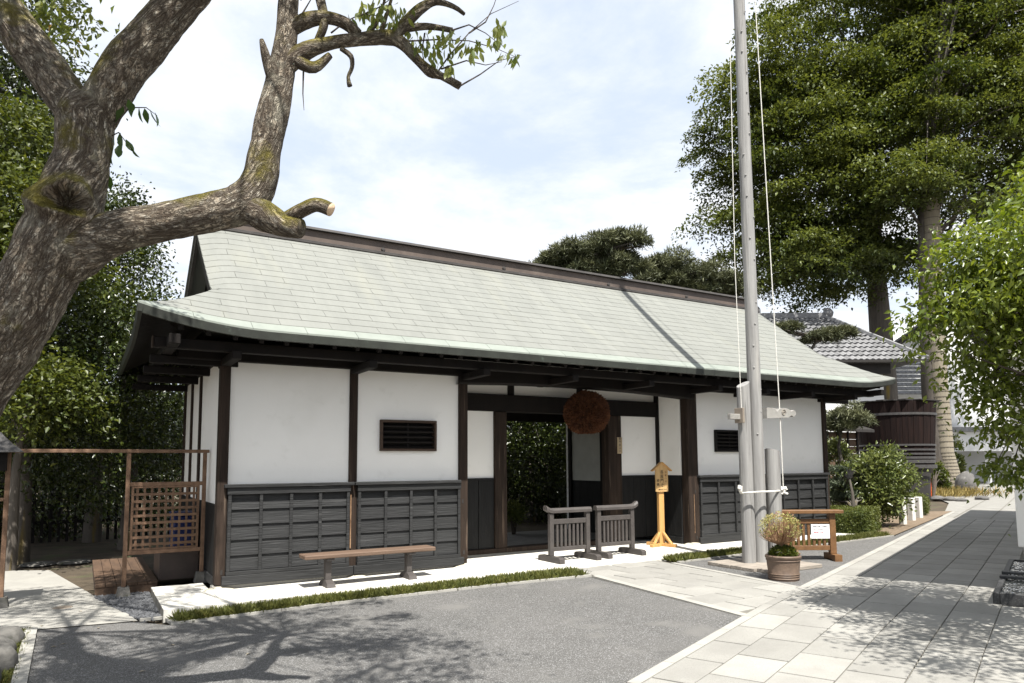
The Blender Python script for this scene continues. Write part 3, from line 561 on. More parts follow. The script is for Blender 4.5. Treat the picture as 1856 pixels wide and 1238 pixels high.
for sd in (-1, 1):
    vv = [i/12*.40 for i in range(13)]
    for a, b in zip(vv[:-1], vv[1:]):
        rb.grid(lambda u, v: HX((T0+2.9*v)+(5.8-5.8*v)*u, v, sd, -.014), [k/24 for k in range(25)], [a, b])
roof = rb.build('roof', 'copper', GH, True)
NROW = 17; TR = .948; sh = []
for r in range(NROW):
    t0, t1 = TR*r/NROW, TR*(r+1)/NROW
    lx = .64; x = min(xl(t0), xl(t1)); off = (r % 2)*.32+.08*rnd.random(); edges = [xl(t0)]
    x = 1.15-1.6+off
    while x < xr(t0):
        if x > xl(t0)+.12 and x < xr(t0)-.12: edges.append(x)
        x += lx
    edges.append(xr(t0)); n = len(edges)-1
    for i in range(n):
        a, b = edges[i], edges[i+1]; g = .0022
        a0, b0 = a+g, b-g; a1 = max(a0, xl(t1)) if i else xl(t1); b1 = min(b0, xr(t1)) if i < n-1 else xr(t1)
        if b1 <= a1: b1 = a1+.01
        k = 4 if (a < 2.2 or b > 12.4) else 2
        V = []
        for q in range(k+1):
            u = q/k; xa, xb = a0+(b0-a0)*u, a1+(b1-a1)*u; hump = .004*rnd.random()
            V += [S(xa, t0, -.012), S(xa, t0, .009+hump*.6), S(xb, min(t1+.004, TR), .001)]
        F = []
        for q in range(k): c = q*3; F += [(c, c+3, c+4, c+1), (c+1, c+4, c+5, c+2)]
        F += [(0, 1, 2), (k*3+1, k*3, k*3+2)]
        ce = Vector(S((a+b)/2, (t0+t1)/2)); sh.append(((ce-CAM).length, r, V, F))
sh.sort(key=lambda q: q[0]); rest = MB()
for i, (dist_, r, V, F) in enumerate(sh):
    if i < 300: MB().add(V, F).build('shingle', 'copper_edge' if r == 0 else 'copper', roof)
    else: rest.add(V, F)
rest.build('shingles', 'copper', roof, kind='stuff')
# eave edge and boarding below it
fa = MB(); US = [k/90 for k in range(91)]
def eave_line(u, dz, dy):
    x = .27+14.16*u; p = S(x, 0, dz); return (x, p[1]+dy, p[2])
fa.grid(lambda u, v: eave_line(u, [-.012, -.105, -.108, -.04][v], [.0, .012, .05, .06][v]), US, [0, 1, 2, 3])
fa.grid(lambda u, v: (lambda p: (p[0], 3.9-p[1], p[2]))(eave_line(u, [-.012, -.105, -.108, -.04][v], [.0, .012, .05, .06][v])), US, [0, 1, 2, 3])
for sd in (-1, 1):
    def ef(u, v):
        p = HX(-.95+5.8*u, 0, sd, [-.012, -.105, -.108, -.04][v]); return (p[0]+[.0, .012, .05, .06][v]*(-sd), p[1], p[2])
    fa.grid(ef, [k/40 for k in range(41)], [0, 1, 2, 3])
fa.build('fascia', 'fascia', roof, True)
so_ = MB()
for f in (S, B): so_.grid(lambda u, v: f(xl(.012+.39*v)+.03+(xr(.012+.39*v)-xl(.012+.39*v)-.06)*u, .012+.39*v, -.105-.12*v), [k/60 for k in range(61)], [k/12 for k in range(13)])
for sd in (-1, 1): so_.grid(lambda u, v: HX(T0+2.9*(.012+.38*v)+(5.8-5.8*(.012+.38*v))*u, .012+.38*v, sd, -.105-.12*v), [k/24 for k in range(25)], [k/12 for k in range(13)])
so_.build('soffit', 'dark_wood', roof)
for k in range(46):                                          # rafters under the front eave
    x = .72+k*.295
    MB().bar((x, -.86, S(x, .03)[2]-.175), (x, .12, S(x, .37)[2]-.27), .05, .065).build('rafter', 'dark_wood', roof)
for sd, xg in ((-1, 1.45), (1, 13.25)):                       # gable walls and barge boards
    g = MB(); g.add([(xg, .02, 3.72), (xg, 3.88, 3.72), (xg, 1.95, 5.2)], [(0, 1, 2)]); g.build('gable_wall', 'dark_wood', GH)
    for f in (S, B):
        b_ = MB(); xv = 1.17 if sd < 0 else 13.53; k = [.31+.69*i/14 for i in range(15)]
        for a, b in zip(k[:-1], k[1:]):
            for w, dz0, dz1 in ((.0, -.02, -.24), (.045*(-sd), -.02, -.24)): b_.grid(lambda u, v: (lambda p: (p[0]+w, p[1], p[2]))(f(xv, v, dz0 if u == 0 else dz1)), [0, 1], [a, b])
            b_.grid(lambda u, v: (lambda p: (p[0]+(.045*(-sd))*u, p[1], p[2]))(f(xv, v, -.24)), [0, 1], [a, b])
        b_.build('barge_board', 'ridge_dark', GH)
rd = MB().box(1.38, 13.32, 1.79, 2.11, 5.06, 5.295, .008).build('ridge', 'ridge_brown', GH)
rc = MB().add([(1.28, 1.73, 5.296), (1.28, 2.17, 5.296), (1.28, 2.15, 5.34), (1.28, 1.95, 5.385), (1.28, 1.75, 5.34), (13.42, 1.73, 5.296), (13.42, 2.17, 5.296), (13.42, 2.15, 5.34), (13.42, 1.95, 5.385), (13.42, 1.75, 5.34)],
              [(0, 1, 2, 3, 4)[::-1], (5, 6, 7, 8, 9), (0, 5, 9, 4), (4, 9, 8, 3), (3, 8, 7, 2), (2, 7, 6, 1), (1, 6, 5, 0)]); rc.build('ridge_cap', 'ridge_dark', rd)
for y0, y1, z0, z1 in ((1.70, 2.20, 5.045, 5.075), (1.745, 2.155, 5.0755, 5.11)): MB().box(1.33, 13.37, y0, y1, z0, z1, .006).build('ridge_skirt', 'ridge_dark', rd)
for x in (2.35, 4.1, 6.5, 9.0, 11.2): 
    MB().lathe([(0, .03), (.028, .028), (.04, 0)], 10, (0, 0, 0)).build('ridge_boss', 'ridge_dark', rd, world=False).matrix_local = Matrix.Translation((x-7.35, 1.79-1.95-.001, 5.15)) @ Matrix.Rotation(PI/2, 4, 'X')
MB().box(1.24, 1.40, 1.70, 2.2, 4.99, 5.16, .01).build('ridge_end', 'ridge_dark', rd)
MB().box(13.30, 13.46, 1.70, 2.2, 4.99, 5.16, .01).build('ridge_end', 'ridge_dark', rd)
# frame
WT = 1.25; TT = 2.81
def post(x0, x1, y0, y1, z0, z1, m='post_wood', c=.008): return MB().box(x0, x1, y0, y1, z0, z1, c).build('post', m, GH)
def lump(name, cx, cy, cz, rx, ry, rz, m, parent, sd=0):
    import bmesh
    bm = bmesh.new(); bmesh.ops.create_icosphere(bm, subdivisions=3, radius=1); mb = MB()
    vs_ = []
    for v in bm.verts:
        q = v.co*(1+.16*noise.noise(v.co*1.7+Vector((sd, sd*2.3, 0)))+.06*noise.noise(v.co*5+Vector((sd, 0, 0)))); vs_.append((cx+q.x*rx, cy+q.y*ry, cz+q.z*rz))
    mb.add(vs_, [tuple(v.index for v in f.verts) for f in bm.faces]); bm.free(); return mb.build(name, m, parent, True)
p0 = post(1.288, 1.410, 0, .16, .004, 2.83); post(4.667, 4.808, 0, .17, .07, 2.83); post(9.345, 9.595, 0, .18, .004, 2.83); post(13.30, 13.41, 0, .16, .0, 2.83)
MB().box(4.745, 4.80, .005, .12, 0, .07, .006).build('post_foot', 'post_wood', GH)
post(2.980, 3.095, .018, .16, .10, 2.83)
for (x, z) in ((1.365, .16), (4.72, .93), (4.74, .18), (9.50, .95), (9.51, .12)): MB().box(x-.013, x+.013, -.003, .02, z-.03, z+.03).build('mortise', 'far_dark', GH)
MB().box(3.0, 3.013, -.002, .022, .35, 1.08).build('split', 'raw_split', GH); MB().box(9.46, 9.468, -.003, .02, .2, .9).build('split', 'raw_split', GH)
for x, y in ((1.36, .04), (4.76, -.02), (9.42, .02), (3.1, .03)): lump('base_stone', x, y, pz(x)-.02, .20 if x != 3.1 else .16, .15, .062 if x != 3.1 else .05, 'base_stone', GH, x)
MB().box(1.26, 4.82, .012, .14, -.06, -.001, .004).build('footing', 'granite_kerb', GH); MB().box(9.34, 13.42, .012, .14, -.06, -.001, .004).build('footing', 'granite_kerb', GH)
def panel(x0, x1, z0, z1, y=.05, th=.08, m='plaster', ax='x', hole=None):
    mb = MB()
    if hole:
        a, b, c, d = hole; mb.box(x0, a, y, y+th, z0, z1); mb.box(b, x1, y, y+th, z0, z1); mb.box(a, b, y, y+th, z0, c); mb.box(a, b, y, y+th, d, z1)
    elif ax == 'x': mb.box(x0, x1, y, y+th, z0, z1)
    else: mb.box(y, y+th, x0, x1, z0, z1)
    return mb.build('plaster_panel', m, GH)
panel(1.40, 2.99, WT-.02, TT+.02); panel(3.085, 4.68, WT-.02, TT+.02, hole=(3.45, 4.268, 1.70, 2.094)); panel(9.585, 13.31, WT-.02, TT+.02, hole=(10.10, 10.90, 1.70, 2.075))
def window(x0, x1, z0, z1, m):
    w = MB(); t = .035
    w.box(x0, x1, -.005, .13, z1-t, z1, .004); w.box(x0, x1, -.005, .13, z0, z0+t, .004); w.box(x0, x0+t, -.004, .13, z0+t, z1-t, .003); w.box(x1-t, x1, -.004, .13, z0+t, z1-t, .003)
    w = w.build('window', m, GH)
    for k in range(5):
        z = z0+t+.03+(z1-z0-2*t-.05)*k/4.3; MB().obox(((x0+x1)/2, .07, z), ((x1-x0)/2-t, 0, 0), (0, .045, .018), (0, -.004, .010)).build('louvre', 'dark_wood', w)
    MB().box((x0+x1)/2-.012, (x0+x1)/2+.012, .045, .06, z0+t, z1-t).build('mullion', 'dark_wood', w)
    MB().box(x0+.01, x1-.01, .135, .15, z0+.01, z1-.01).build('pane', 'far_dark', w)
mat('window_wood', (.065, .040, .026), (.042, .026, .018), scale=5, rough=.7, bump=.3, stretch=(1, 3, 3))
window(3.425, 4.293, 1.675, 2.12, 'window_wood'); window(10.075, 10.925, 1.68, 2.097, 'dark_wood')
def wainscot(x0, x1, nb, cap=True, xa=None, xb=None):
    for k in range(5):                                       # lapped boards, each lower edge proud of the next
        z0, z1 = .17+.19*k, .17+.19*(k+1)+.012; w = .0025*rnd.random()
        mb = MB(); n = 6; V = []
        for i in range(n+1):
            xx = x0+(x1-x0)*i/n; wv = .004*noise.noise(Vector((xx*2.3, k*3.1, x0))); V += [(xx, -.004-w, z0+wv), (xx, .020, z1), (xx, .034, z0+wv), (xx, .034, z1)]
        F = []
        for i in range(n): c = i*4; F += [(c, c+4, c+5, c+1), (c, c+2, c+6, c+4), (c+1, c+5, c+7, c+3)]
        F += [(0, 1, 3, 2), (n*4, n*4+2, n*4+3, n*4+1)]
        mb.add(V, F).build('board', 'black_board', GH)
    MB().box(x0, x1, .036, .06, .16, 1.24).build('backing', 'soot_board', GH)
    for i in range(nb+1):
        x = x0+.02+(x1-x0-.04)*i/nb; MB().box(x-.02, x+.02, -.042, -.016, .165, 1.118, .003).build('batten', 'black_board', GH)
    MB().box(x0-.01, x1+.01, -.050, .05, 1.120, 1.205, .004).build('header', 'black_board', GH)
    MB().box(x0-.05, x1+(.05 if xb is None else xb), -.076, .05, 1.2052, 1.248, .005).build('cap', 'black_board', GH)
    MB().box(x0-.005, x1+.005, -.044, .03, .118, .164, .004).build('bottom_rail', 'black_board', GH)
    MB().box(x0-.05, x1+.06, -.050, .06, .003, .116, .005).build('sill_board', 'black_board', GH)
wainscot(1.415, 2.978, 4, xb=.055); wainscot(3.097, 4.664, 4, xb=0); wainscot(9.598, 13.297, 8)
# beams under the eaves
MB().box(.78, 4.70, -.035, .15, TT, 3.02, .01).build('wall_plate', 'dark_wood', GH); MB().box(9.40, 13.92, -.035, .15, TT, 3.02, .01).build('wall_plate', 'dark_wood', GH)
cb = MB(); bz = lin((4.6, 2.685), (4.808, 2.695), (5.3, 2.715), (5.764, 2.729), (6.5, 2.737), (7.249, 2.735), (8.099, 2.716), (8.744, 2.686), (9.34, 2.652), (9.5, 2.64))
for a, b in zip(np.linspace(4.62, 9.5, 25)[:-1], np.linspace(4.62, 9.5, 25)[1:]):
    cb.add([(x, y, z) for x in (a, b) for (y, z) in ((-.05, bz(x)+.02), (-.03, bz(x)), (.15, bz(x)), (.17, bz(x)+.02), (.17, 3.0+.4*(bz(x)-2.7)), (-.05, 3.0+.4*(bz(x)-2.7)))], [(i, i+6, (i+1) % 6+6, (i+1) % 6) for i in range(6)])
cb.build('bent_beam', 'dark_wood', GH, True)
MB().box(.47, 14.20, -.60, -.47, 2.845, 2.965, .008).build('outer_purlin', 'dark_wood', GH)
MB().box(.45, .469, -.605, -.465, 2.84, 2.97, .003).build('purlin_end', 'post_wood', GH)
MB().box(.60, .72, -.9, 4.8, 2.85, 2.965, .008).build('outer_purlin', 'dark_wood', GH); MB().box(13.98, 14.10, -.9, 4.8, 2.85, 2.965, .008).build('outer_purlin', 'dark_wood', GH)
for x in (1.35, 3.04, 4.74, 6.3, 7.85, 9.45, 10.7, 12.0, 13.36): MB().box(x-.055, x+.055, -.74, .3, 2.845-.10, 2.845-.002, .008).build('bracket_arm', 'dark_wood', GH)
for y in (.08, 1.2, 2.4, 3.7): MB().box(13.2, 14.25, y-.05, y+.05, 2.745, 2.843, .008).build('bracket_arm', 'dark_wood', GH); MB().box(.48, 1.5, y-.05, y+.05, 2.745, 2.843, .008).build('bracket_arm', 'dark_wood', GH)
# end walls and back
for xw, xo in ((1.30, 1.292), (13.30, 13.40)):
    for y in (1.84, 2.82, 3.72): MB().box(xw-.01, xw+.11, y, y+.13, 0, 2.85, .006).build('post', 'post_wood', GH)
    for a, b in ((.15, 1.85), (1.96, 2.83), (2.94, 3.73)):
        MB().box(xw+.02, xw+.10, a, b, .99, 2.84).build('plaster_panel', 'plaster', GH)
        MB().box(xw-.005, xw+.09, a+.005, b-.005, .10, .985, .004).build('wainscot', 'soot_board', GH)
    MB().box(xw-.02, xw+.10, .17, 3.85, -.02, .10, .005).build('sill_board', 'black_board', GH)
    MB().box(xw-.012, xw+.12, .17, 3.84, 2.842, 3.05, .006).build('wall_plate', 'dark_wood', GH)
MB().box(1.31, 4.80, 3.74, 3.84, 0, 3.1).build('back_wall', 'plaster', GH); MB().box(9.33, 13.40, 3.74, 3.84, 0, 3.1).build('back_wall', 'plaster', GH)
# recessed entrance
YR = .75
MB().box(4.82, 9.33, YR, YR+.20, 2.355, 2.645, .01).build('lintel', 'dark_wood', GH)
for x0, x1 in ((5.70, 5.93), (8.09, 8.40)): MB().box(x0, x1, YR-.012, YR+.2, .10, 2.354, .012).build('door_post', 'post_wood', GH)
MB().box(4.81, 8.2, YR-.006, YR+.22, .02, .098, .008).build('threshold', 'post_wood', GH)
MB().box(4.82, 9.33, YR+.02, YR+.18, -.02, .019, .004).build('footing', 'granite_kerb', GH)
MB().box(4.81, 9.33, YR+.08, YR+.14, 2.646, 3.2).build('plaster_panel', 'plaster', GH)
for x in (6.05, 7.50): MB().box(x-.055, x+.055, YR+.03, YR+.12, 2.6455, 3.1, .006).build('strut', 'dark_wood', GH)
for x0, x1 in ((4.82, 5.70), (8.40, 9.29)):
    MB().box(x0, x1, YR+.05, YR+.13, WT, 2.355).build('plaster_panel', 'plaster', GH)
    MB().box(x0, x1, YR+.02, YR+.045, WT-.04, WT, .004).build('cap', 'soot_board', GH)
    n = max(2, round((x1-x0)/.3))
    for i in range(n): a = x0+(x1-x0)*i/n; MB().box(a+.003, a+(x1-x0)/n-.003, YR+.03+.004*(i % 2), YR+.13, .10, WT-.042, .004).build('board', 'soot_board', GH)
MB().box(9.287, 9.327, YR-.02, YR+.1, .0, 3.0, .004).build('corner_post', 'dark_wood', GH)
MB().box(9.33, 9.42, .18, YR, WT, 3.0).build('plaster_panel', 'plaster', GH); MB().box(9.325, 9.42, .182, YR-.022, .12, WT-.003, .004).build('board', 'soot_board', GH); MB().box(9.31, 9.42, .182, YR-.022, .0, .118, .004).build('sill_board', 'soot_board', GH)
MB().box(4.74, 4.81, .17, YR, .0, 3.0).build('plaster_panel', 'plaster', GH)
# passage behind the doorway
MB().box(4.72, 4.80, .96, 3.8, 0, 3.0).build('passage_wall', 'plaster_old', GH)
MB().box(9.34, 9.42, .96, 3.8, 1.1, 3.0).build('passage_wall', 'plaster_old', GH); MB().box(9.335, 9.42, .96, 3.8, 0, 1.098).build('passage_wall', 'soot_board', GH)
for y in (.98, 2.45, 3.62): MB().box(9.29, 9.40, y, y+.10, 0, 2.9, .005).build('post', 'dark_wood', GH)
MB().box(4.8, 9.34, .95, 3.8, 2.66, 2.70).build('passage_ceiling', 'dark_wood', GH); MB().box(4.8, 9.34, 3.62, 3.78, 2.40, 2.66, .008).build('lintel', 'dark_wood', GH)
MB().box(1.4, 4.72, .14, 3.74, 2.95, 2.99).build('ceiling', 'dark_wood', GH); MB().box(9.42, 13.3, .14, 3.74, 2.95, 2.99).build('ceiling', 'dark_wood', GH)
struct(MB().box(4.80, 9.34, YR+.18, 3.95, -.1, -.012).build('passage_floor', 'floor_slab'))

# ------------------------------------------------------------------ things in front of the gatehouse
t = thing('bench', 'low wooden bench with reddish plank seat against the white wall', 'bench', (3.1, -.5, pz(3.1)))
zs = .372
MB().box(2.22, 3.98, -.66, -.36, zs-.052, zs, .01).build('seat', 'bench_seat', t)
for x in (2.55, 3.645):
    b = pz(x); MB().box(x-.036, x+.036, -.55, -.45, b+.07, zs-.086, .005).build('leg', 'charcoal', t)
    MB().add([(x-.06, -.68, b), (x+.06, -.68, b), (x+.06, -.32, b), (x-.06, -.32, b), (x-.05, -.66, b+.045), (x+.05, -.66, b+.045), (x+.05, -.34, b+.045), (x-.05, -.34, b+.045), (x-.045, -.56, b+.085), (x+.045, -.56, b+.085), (x+.045, -.44, b+.085), (x-.045, -.44, b+.085)],
             [(3, 2, 1, 0)]+[(r*4+i, r*4+(i+1) % 4, r*4+4+(i+1) % 4, r*4+4+i) for r in (0, 1) for i in range(4)]+[(8, 9, 10, 11)]).build('foot', 'charcoal', t)
    MB().box(x-.05, x+.05, -.64, -.38, zs-.085, zs-.053, .004).build('bearer', 'charcoal', t)
def barrier(cx, cy, horn, label):
    t = thing('barrier', label, 'barrier', (cx, cy, pz(cx)), 0, 'dark grey gate barriers'); w = .345
    def P(m, name): return m.build(name, 'charcoal', t, world=False)
    for s in (-1, 1):
        x = s*w; P(MB().add([(x-.045, -.30, 0), (x+.045, -.30, 0), (x+.045, .30, 0), (x-.045, .30, 0), (x-.045, -.30, .065), (x+.045, -.30, .065), (x+.045, .30, .065), (x-.045, .30, .065), (x-.045, -.26, .088), (x+.045, -.26, .088), (x+.045, .26, .088), (x-.045, .26, .088)],
            [(3, 2, 1, 0)]+[(r*4+i, r*4+(i+1) % 4, r*4+4+(i+1) % 4, r*4+4+i) for r in (0, 1) for i in range(4)]+[(8, 9, 10, 11)]), 'foot')
        P(MB().box(x-.036, x+.036, -.036, .036, .089, .735, .005), 'post')
    P(MB().box(-w+.036, w-.036, -.026, .026, .565, .64, .004), 'rail'); P(MB().box(-w+.036, w-.036, -.026, .026, .155, .215, .004), 'rail')
    for i in range(7): x = -w+.036+(2*w-.072)*(i+1)/8; P(MB().box(x-.018, x+.018, -.016, .016, .2155, .5645, .003), 'slat')
    tr = MB(); xs = [-.45 if horn < 0 else -.405, -.415 if horn < 0 else -.395, -.38, -.33, 0, .33, .38, .415 if horn > 0 else .395, .45 if horn > 0 else .405]; zz_ = [(.05 if horn < 0 else 0), (.028 if horn < 0 else 0), .008*(horn < 0), 0, 0, 0, .008*(horn > 0), (.028 if horn > 0 else 0), (.05 if horn > 0 else 0)]
    for i in range(8):
        tr.add([(xs[k], y, z+zz_[k]) for k in (i, i+1) for y, z in ((-.055, .736), (.055, .736), (.055, .775), (.03, .808), (-.03, .808), (-.055, .775))], [(j, (j+1) % 6, (j+1) % 6+6, j+6) for j in range(6)]+([(5, 4, 3, 2, 1, 0)] if i == 0 else [])+([(6, 7, 8, 9, 10, 11)] if i == 7 else []))
    P(tr, 'top_rail'); return t
barrier(6.375, -.40, -1, 'dark grey slatted barrier whose top rail curls up on the bench side')
barrier(7.31, -.37, 1, 'dark grey slatted barrier whose top rail curls up on the signpost side')
# standing wooden sign
t = thing('signpost', 'honey coloured wooden signpost with a small gabled board beside the gate', 'sign', (8.79, .16, 0), math.radians(-8))
def P(m, name, mt='sign_wood'): return m.build(name, mt, t, world=False)
b0 = pz(8.79)
P(MB().box(-.055, .055, -.036, .036, b0+.05, .98, .006), 'post')
for a in (0, PI/2):
    c, s = math.cos(a+.35), math.sin(a+.35); m = MB()
    m.obox((0, 0, b0+.027+(.002 if a else 0)), (c*.31, s*.31, 0), (-s*.035, c*.035, 0), (0, 0, .026), .004); P(m, 'foot')
    for k in (-1, 1): m = MB(); m.bar((c*.035*k, s*.035*k, b0+.25), (c*.22*k, s*.22*k, b0+.045), .045, .04, c=.004); P(m, 'brace')
bd = MB(); bd.add([(x, y, z) for y in (-.062, -.037) for x, z in ((-.13, .965), (.13, .965), (.13, 1.38), (0, 1.475), (-.13, 1.38))], [(0, 1, 2, 3, 4), (9, 8, 7, 6, 5), (0, 5, 6, 1), (1, 6, 7, 2), (2, 7, 8, 3), (3, 8, 9, 4), (4, 9, 5, 0)]); bd = P(bd, 'board', 'sign_face')
for s in (-1, 1): m = MB(); m.bar((s*.004, -.05, 1.488), (s*.205, -.05, 1.335), .075, .022, up=(0, 1, 0) if False else (s*.6, 0, .8), c=.003); P(m, 'roof_board')
def vtext(body, x, z, size, m, parent, y, step=None, rot=(PI/2, 0, 0)):
    for i, ch in enumerate(body): tex('lettering', ch, m, parent, (x, y, z-i*(step or size*1.08)), rot, size)
vtext('長屋門で', .0, 1.31, .075, 'ink', bd, -.0635, .078); vtext('酒蔵への', .082, 1.31, .042, 'notice_wood', bd, -.0635, .055); vtext('順路', -.085, 1.16, .055, 'ink', bd, -.0635, .07); tex('lettering', 'ご案内はこちら', 'ink', bd, (0, -.0635, 1.0), (PI/2, 0, 0), .028)
t = thing('name_plaque', 'small pale wooden name plaque with black brushed writing on the door post', 'plaque', (8.335, .738, 1.81)); pl = MB().box(8.285, 8.395, .718, .737, 1.655, 1.955, .003).build('board', 'plaque', t)
for i, ch in enumerate('東門出入口'): tex('lettering', ch, 'ink', pl, (.005, -.0215, .115-i*.057), (PI/2, 0, 0), .05)
# ball of cedar sprigs hung under the beam
t = thing('cedar_ball', 'round rust brown ball of cedar sprigs hanging under the gate beam', 'cedar ball', (7.09, .06, 1.96))
cB = np.array([7.09, .06, 2.325]); d = unit(NR.normal(size=(13000, 3))); d[:, 2] = np.where(d[:, 2] < -.86, -.86+.15*(d[:, 2]+.86), d[:, 2])
sc_ = np.array([.345, .345, .335]); m = MB(); m.lathe([(.001, -.285), (.17, -.275), (.265, -.21), (.325, -.05), (.315, .12), (.235, .25), (.11, .31), (.001, .325)], 32, tuple(cB)); m.build('core', 'cedar_ball', t, True)
pat = np.sin(d[:, 0]*7+1)*np.sin(d[:, 1]*6)*np.sin(d[:, 2]*8)
leaves('sprigs', cB+d*sc_*.93*(1+.03*pat[:, None]), .072, 'cedar_tip', t, axis=d*1.3, up=.05, aspect=.35, fold=.05, lvb=.42+.3*pat)
MB().tube([(7.09, .06, 2.66), (7.075, .055, 2.70), (7.10, .06, 2.735), (7.085, .06, 2.78)], .018, 8).build('cord', 'twig', t, True)
# flagpole
t = thing('flagpole', 'tall weathered grey timber flagpole held between two shorter timber posts', 'flagpole', (8.43, -2.33, gz(8.4)))
def knotty(pts, r0, r1, seed, n=20, steps=60):
    a, b = Vector(pts[0]), Vector(pts[1]); m = MB(); V = []; F = []
    for i in range(steps+1):
        f = i/steps; p = a.lerp(b, f); r = r0+(r1-r0)*f
        for k in range(n):
            q = 2*PI*k/n; rr = r*(1+.035*noise.noise(Vector((math.cos(q)*1.5+seed, math.sin(q)*1.5, p.z*.9)))+.025*noise.noise(Vector((math.cos(q)*4+seed, math.sin(q)*4, p.z*2.4)))); V.append((p.x+rr*math.cos(q), p.y+rr*math.sin(q), p.z))
    for i in range(steps):
        for k in range(n): F.append((i*n+k, i*n+(k+1) % n, (i+1)*n+(k+1) % n, (i+1)*n+k))
    F.append(tuple(range(steps*n, steps*n+n))); return m.add(V, F)
mp_ = knotty([(8.43, -2.34, .0), (8.40, -2.33, 14.5)], .103, .075, 0, 22, 120); mp_.build('pole', 'pole_wood', t, True)
for i in range(34): 
    z = 1.9+i*.33; a = 3.6+1.9*rnd.random(); x, y = 8.42+.098*math.cos(a), -2.335+.098*math.sin(a); MB().lathe([(0, .012), (.010, .010), (.016, 0)], 7).build('knot', 'pole_wood', t, world=False).matrix_local = Matrix.Translation((x-8.43, y+2.33, z+.025)) @ Vector((math.cos(a), math.sin(a), 0)).to_track_quat('Z', 'Y').to_matrix().to_4x4()
def support(x, y, h, r, seed, slope):
    m = knotty([(x, y, .03), (x, y, h)], r*1.05, r, seed, 18, 30); k = len(m.v)-18
    for i in range(k, k+18): vx, vy, vz = m.v[i]; m.v[i] = (vx, vy, vz+slope*(vx-x))
    m.build('support_post', 'pole_wood', t, True)
support(8.225, -2.30, 2.64, .094, 5, .55); support(8.655, -2.43, 1.66, .105, 9, -.25)
g0 = gz(8.4)
MB().box(7.86, 8.95, -2.98, -2.75, g0+.005, g0+.058, .006).build('base_board', 'grey_plank', t); 
for k in range(4): MB().box(7.80, 8.98, -2.745+k*.215, -2.745+.21+k*.215, g0+.004, g0+.052+.004*(k % 2), .006).build('base_board', 'grey_plank', t)
# carved cross arm
ca = MB(); ol = [(8.50, 2.13), (8.98, 2.155), (9.06, 2.19), (9.10, 2.17), (9.155, 2.195), (9.16, 2.245), (9.115, 2.275), (9.07, 2.255), (9.05, 2.25), (9.0, 2.285), (8.90, 2.30), (8.80, 2.285), (8.73, 2.235), (8.70, 2.25), (8.70, 2.29), (8.50, 2.29)]
n = len(ol); ca.add([(x, y, z) for y in (-2.49, -2.41) for x, z in ol], [tuple(range(n)), tuple(reversed(range(n, 2*n)))]+[(i, i+n, (i+1) % n+n, (i+1) % n) for i in range(n)]); ca = ca.build('cross_arm', 'carved', t)
sp = [(8.87+.055*(1-i/16)*math.cos(i*.75), -2.494, 2.225+.055*(1-i/16)*math.sin(i*.75)) for i in range(15)]; MB().tube(sp, .006, 5).build('scroll', 'grey_plank', ca)
MB().box(7.88, 8.14, -2.35, -2.29, 2.11, 2.19, .005).build('arm_tail', 'carved', t); MB().box(8.085, 8.125, -2.40, -2.24, 2.06, 2.28, .004).build('wedge', 'metal_box', t)
rp = [(8.43+.36*math.cos(a)*1.0, -2.38+.19*math.sin(a), 1.06+.01*math.sin(a*2)+.02*math.cos(a)) for a in [i*2*PI/40 for i in range(41)]]; MB().tube(rp, .014, 7, False).build('rope_loop', 'rope', t, True)
kn = [(8.80+.05*math.cos(i*1.9), -2.47+.045*math.sin(i*2.3), 1.06+.05*math.sin(i*1.3)) for i in range(18)]; MB().tube(kn, .018, 7).build('rope_knot', 'rope', t, True)
MB().tube([(8.0+.01*i, -2.36+.004*i, 1.10+.05*math.sin(i*1.2)) for i in range(7)], .024, 7).build('rope_knot', 'rope', t, True)
MB().tube([(8.82, -2.47, 1.08), (8.825, -2.46, 2.2), (8.55, -2.40, 14.2)], .0075, 6).build('halyard', 'rope', t); MB().tube([(8.105, -2.36, 2.28), (8.08, -2.355, 4.5), (8.30, -2.33, 14.2)], .0055, 6).build('halyard', 'rope', t)
# pot with a clipped azalea
px_, py_ = 7.64, -3.36; gp0 = gz(px_)
t = thing('plant_pot', 'round brown glazed plant pot with ridged rim in front of the flagpole', 'plant pot', (px_, py_, gp0))
MB().lathe([(0, 0), (.185, 0), (.19, .02), (.196, .03), (.188, .045), (.197, .06), (.189, .072), (.199, .085), (.190, .10), (.202, .20), (.205, .245), (.216, .255), (.209, .27), (.222, .285), (.224, .305), (.214, .318), (.196, .318), (.19, .29), (.18, .26)], 40, (px_, py_, gp0)).build('pot', 'terracotta', t, True)
MB().lathe([(0, .272), (.188, .272)], 24, (px_, py_, gp0)).build('soil', 'soil_bed', t)
t = thing('azalea', 'clipped ball of pale reddish azalea twigs growing in the brown pot', 'potted shrub', (px_, py_, gp0+.273))
m = MB(); ctr = Vector((px_-.035, py_, gp0+.64)); m.tube([(px_, py_, gp0+.27), (px_+.015, py_, gp0+.38), (px_-.02, py_+.01, gp0+.46)], [.022, .017, .014], 7)
for i in range(260):
    v = Vector(unit(NR.normal(size=3))); v.z = abs(v.z)*1.05-.38; v = Vector((v.x*.245, v.y*.245, v.z*.21))*(.8+.3*rnd.random()); p1 = ctr+v; p0_ = Vector((px_-.02, py_+.01, gp0+.44)); m.tube([p0_, p0_.lerp(p1, .5)+Vector((v.x*.25, v.y*.25, .01)), p1], [.006, .004, .002], 4, False)
m.build('stems', 'raw_split', t)
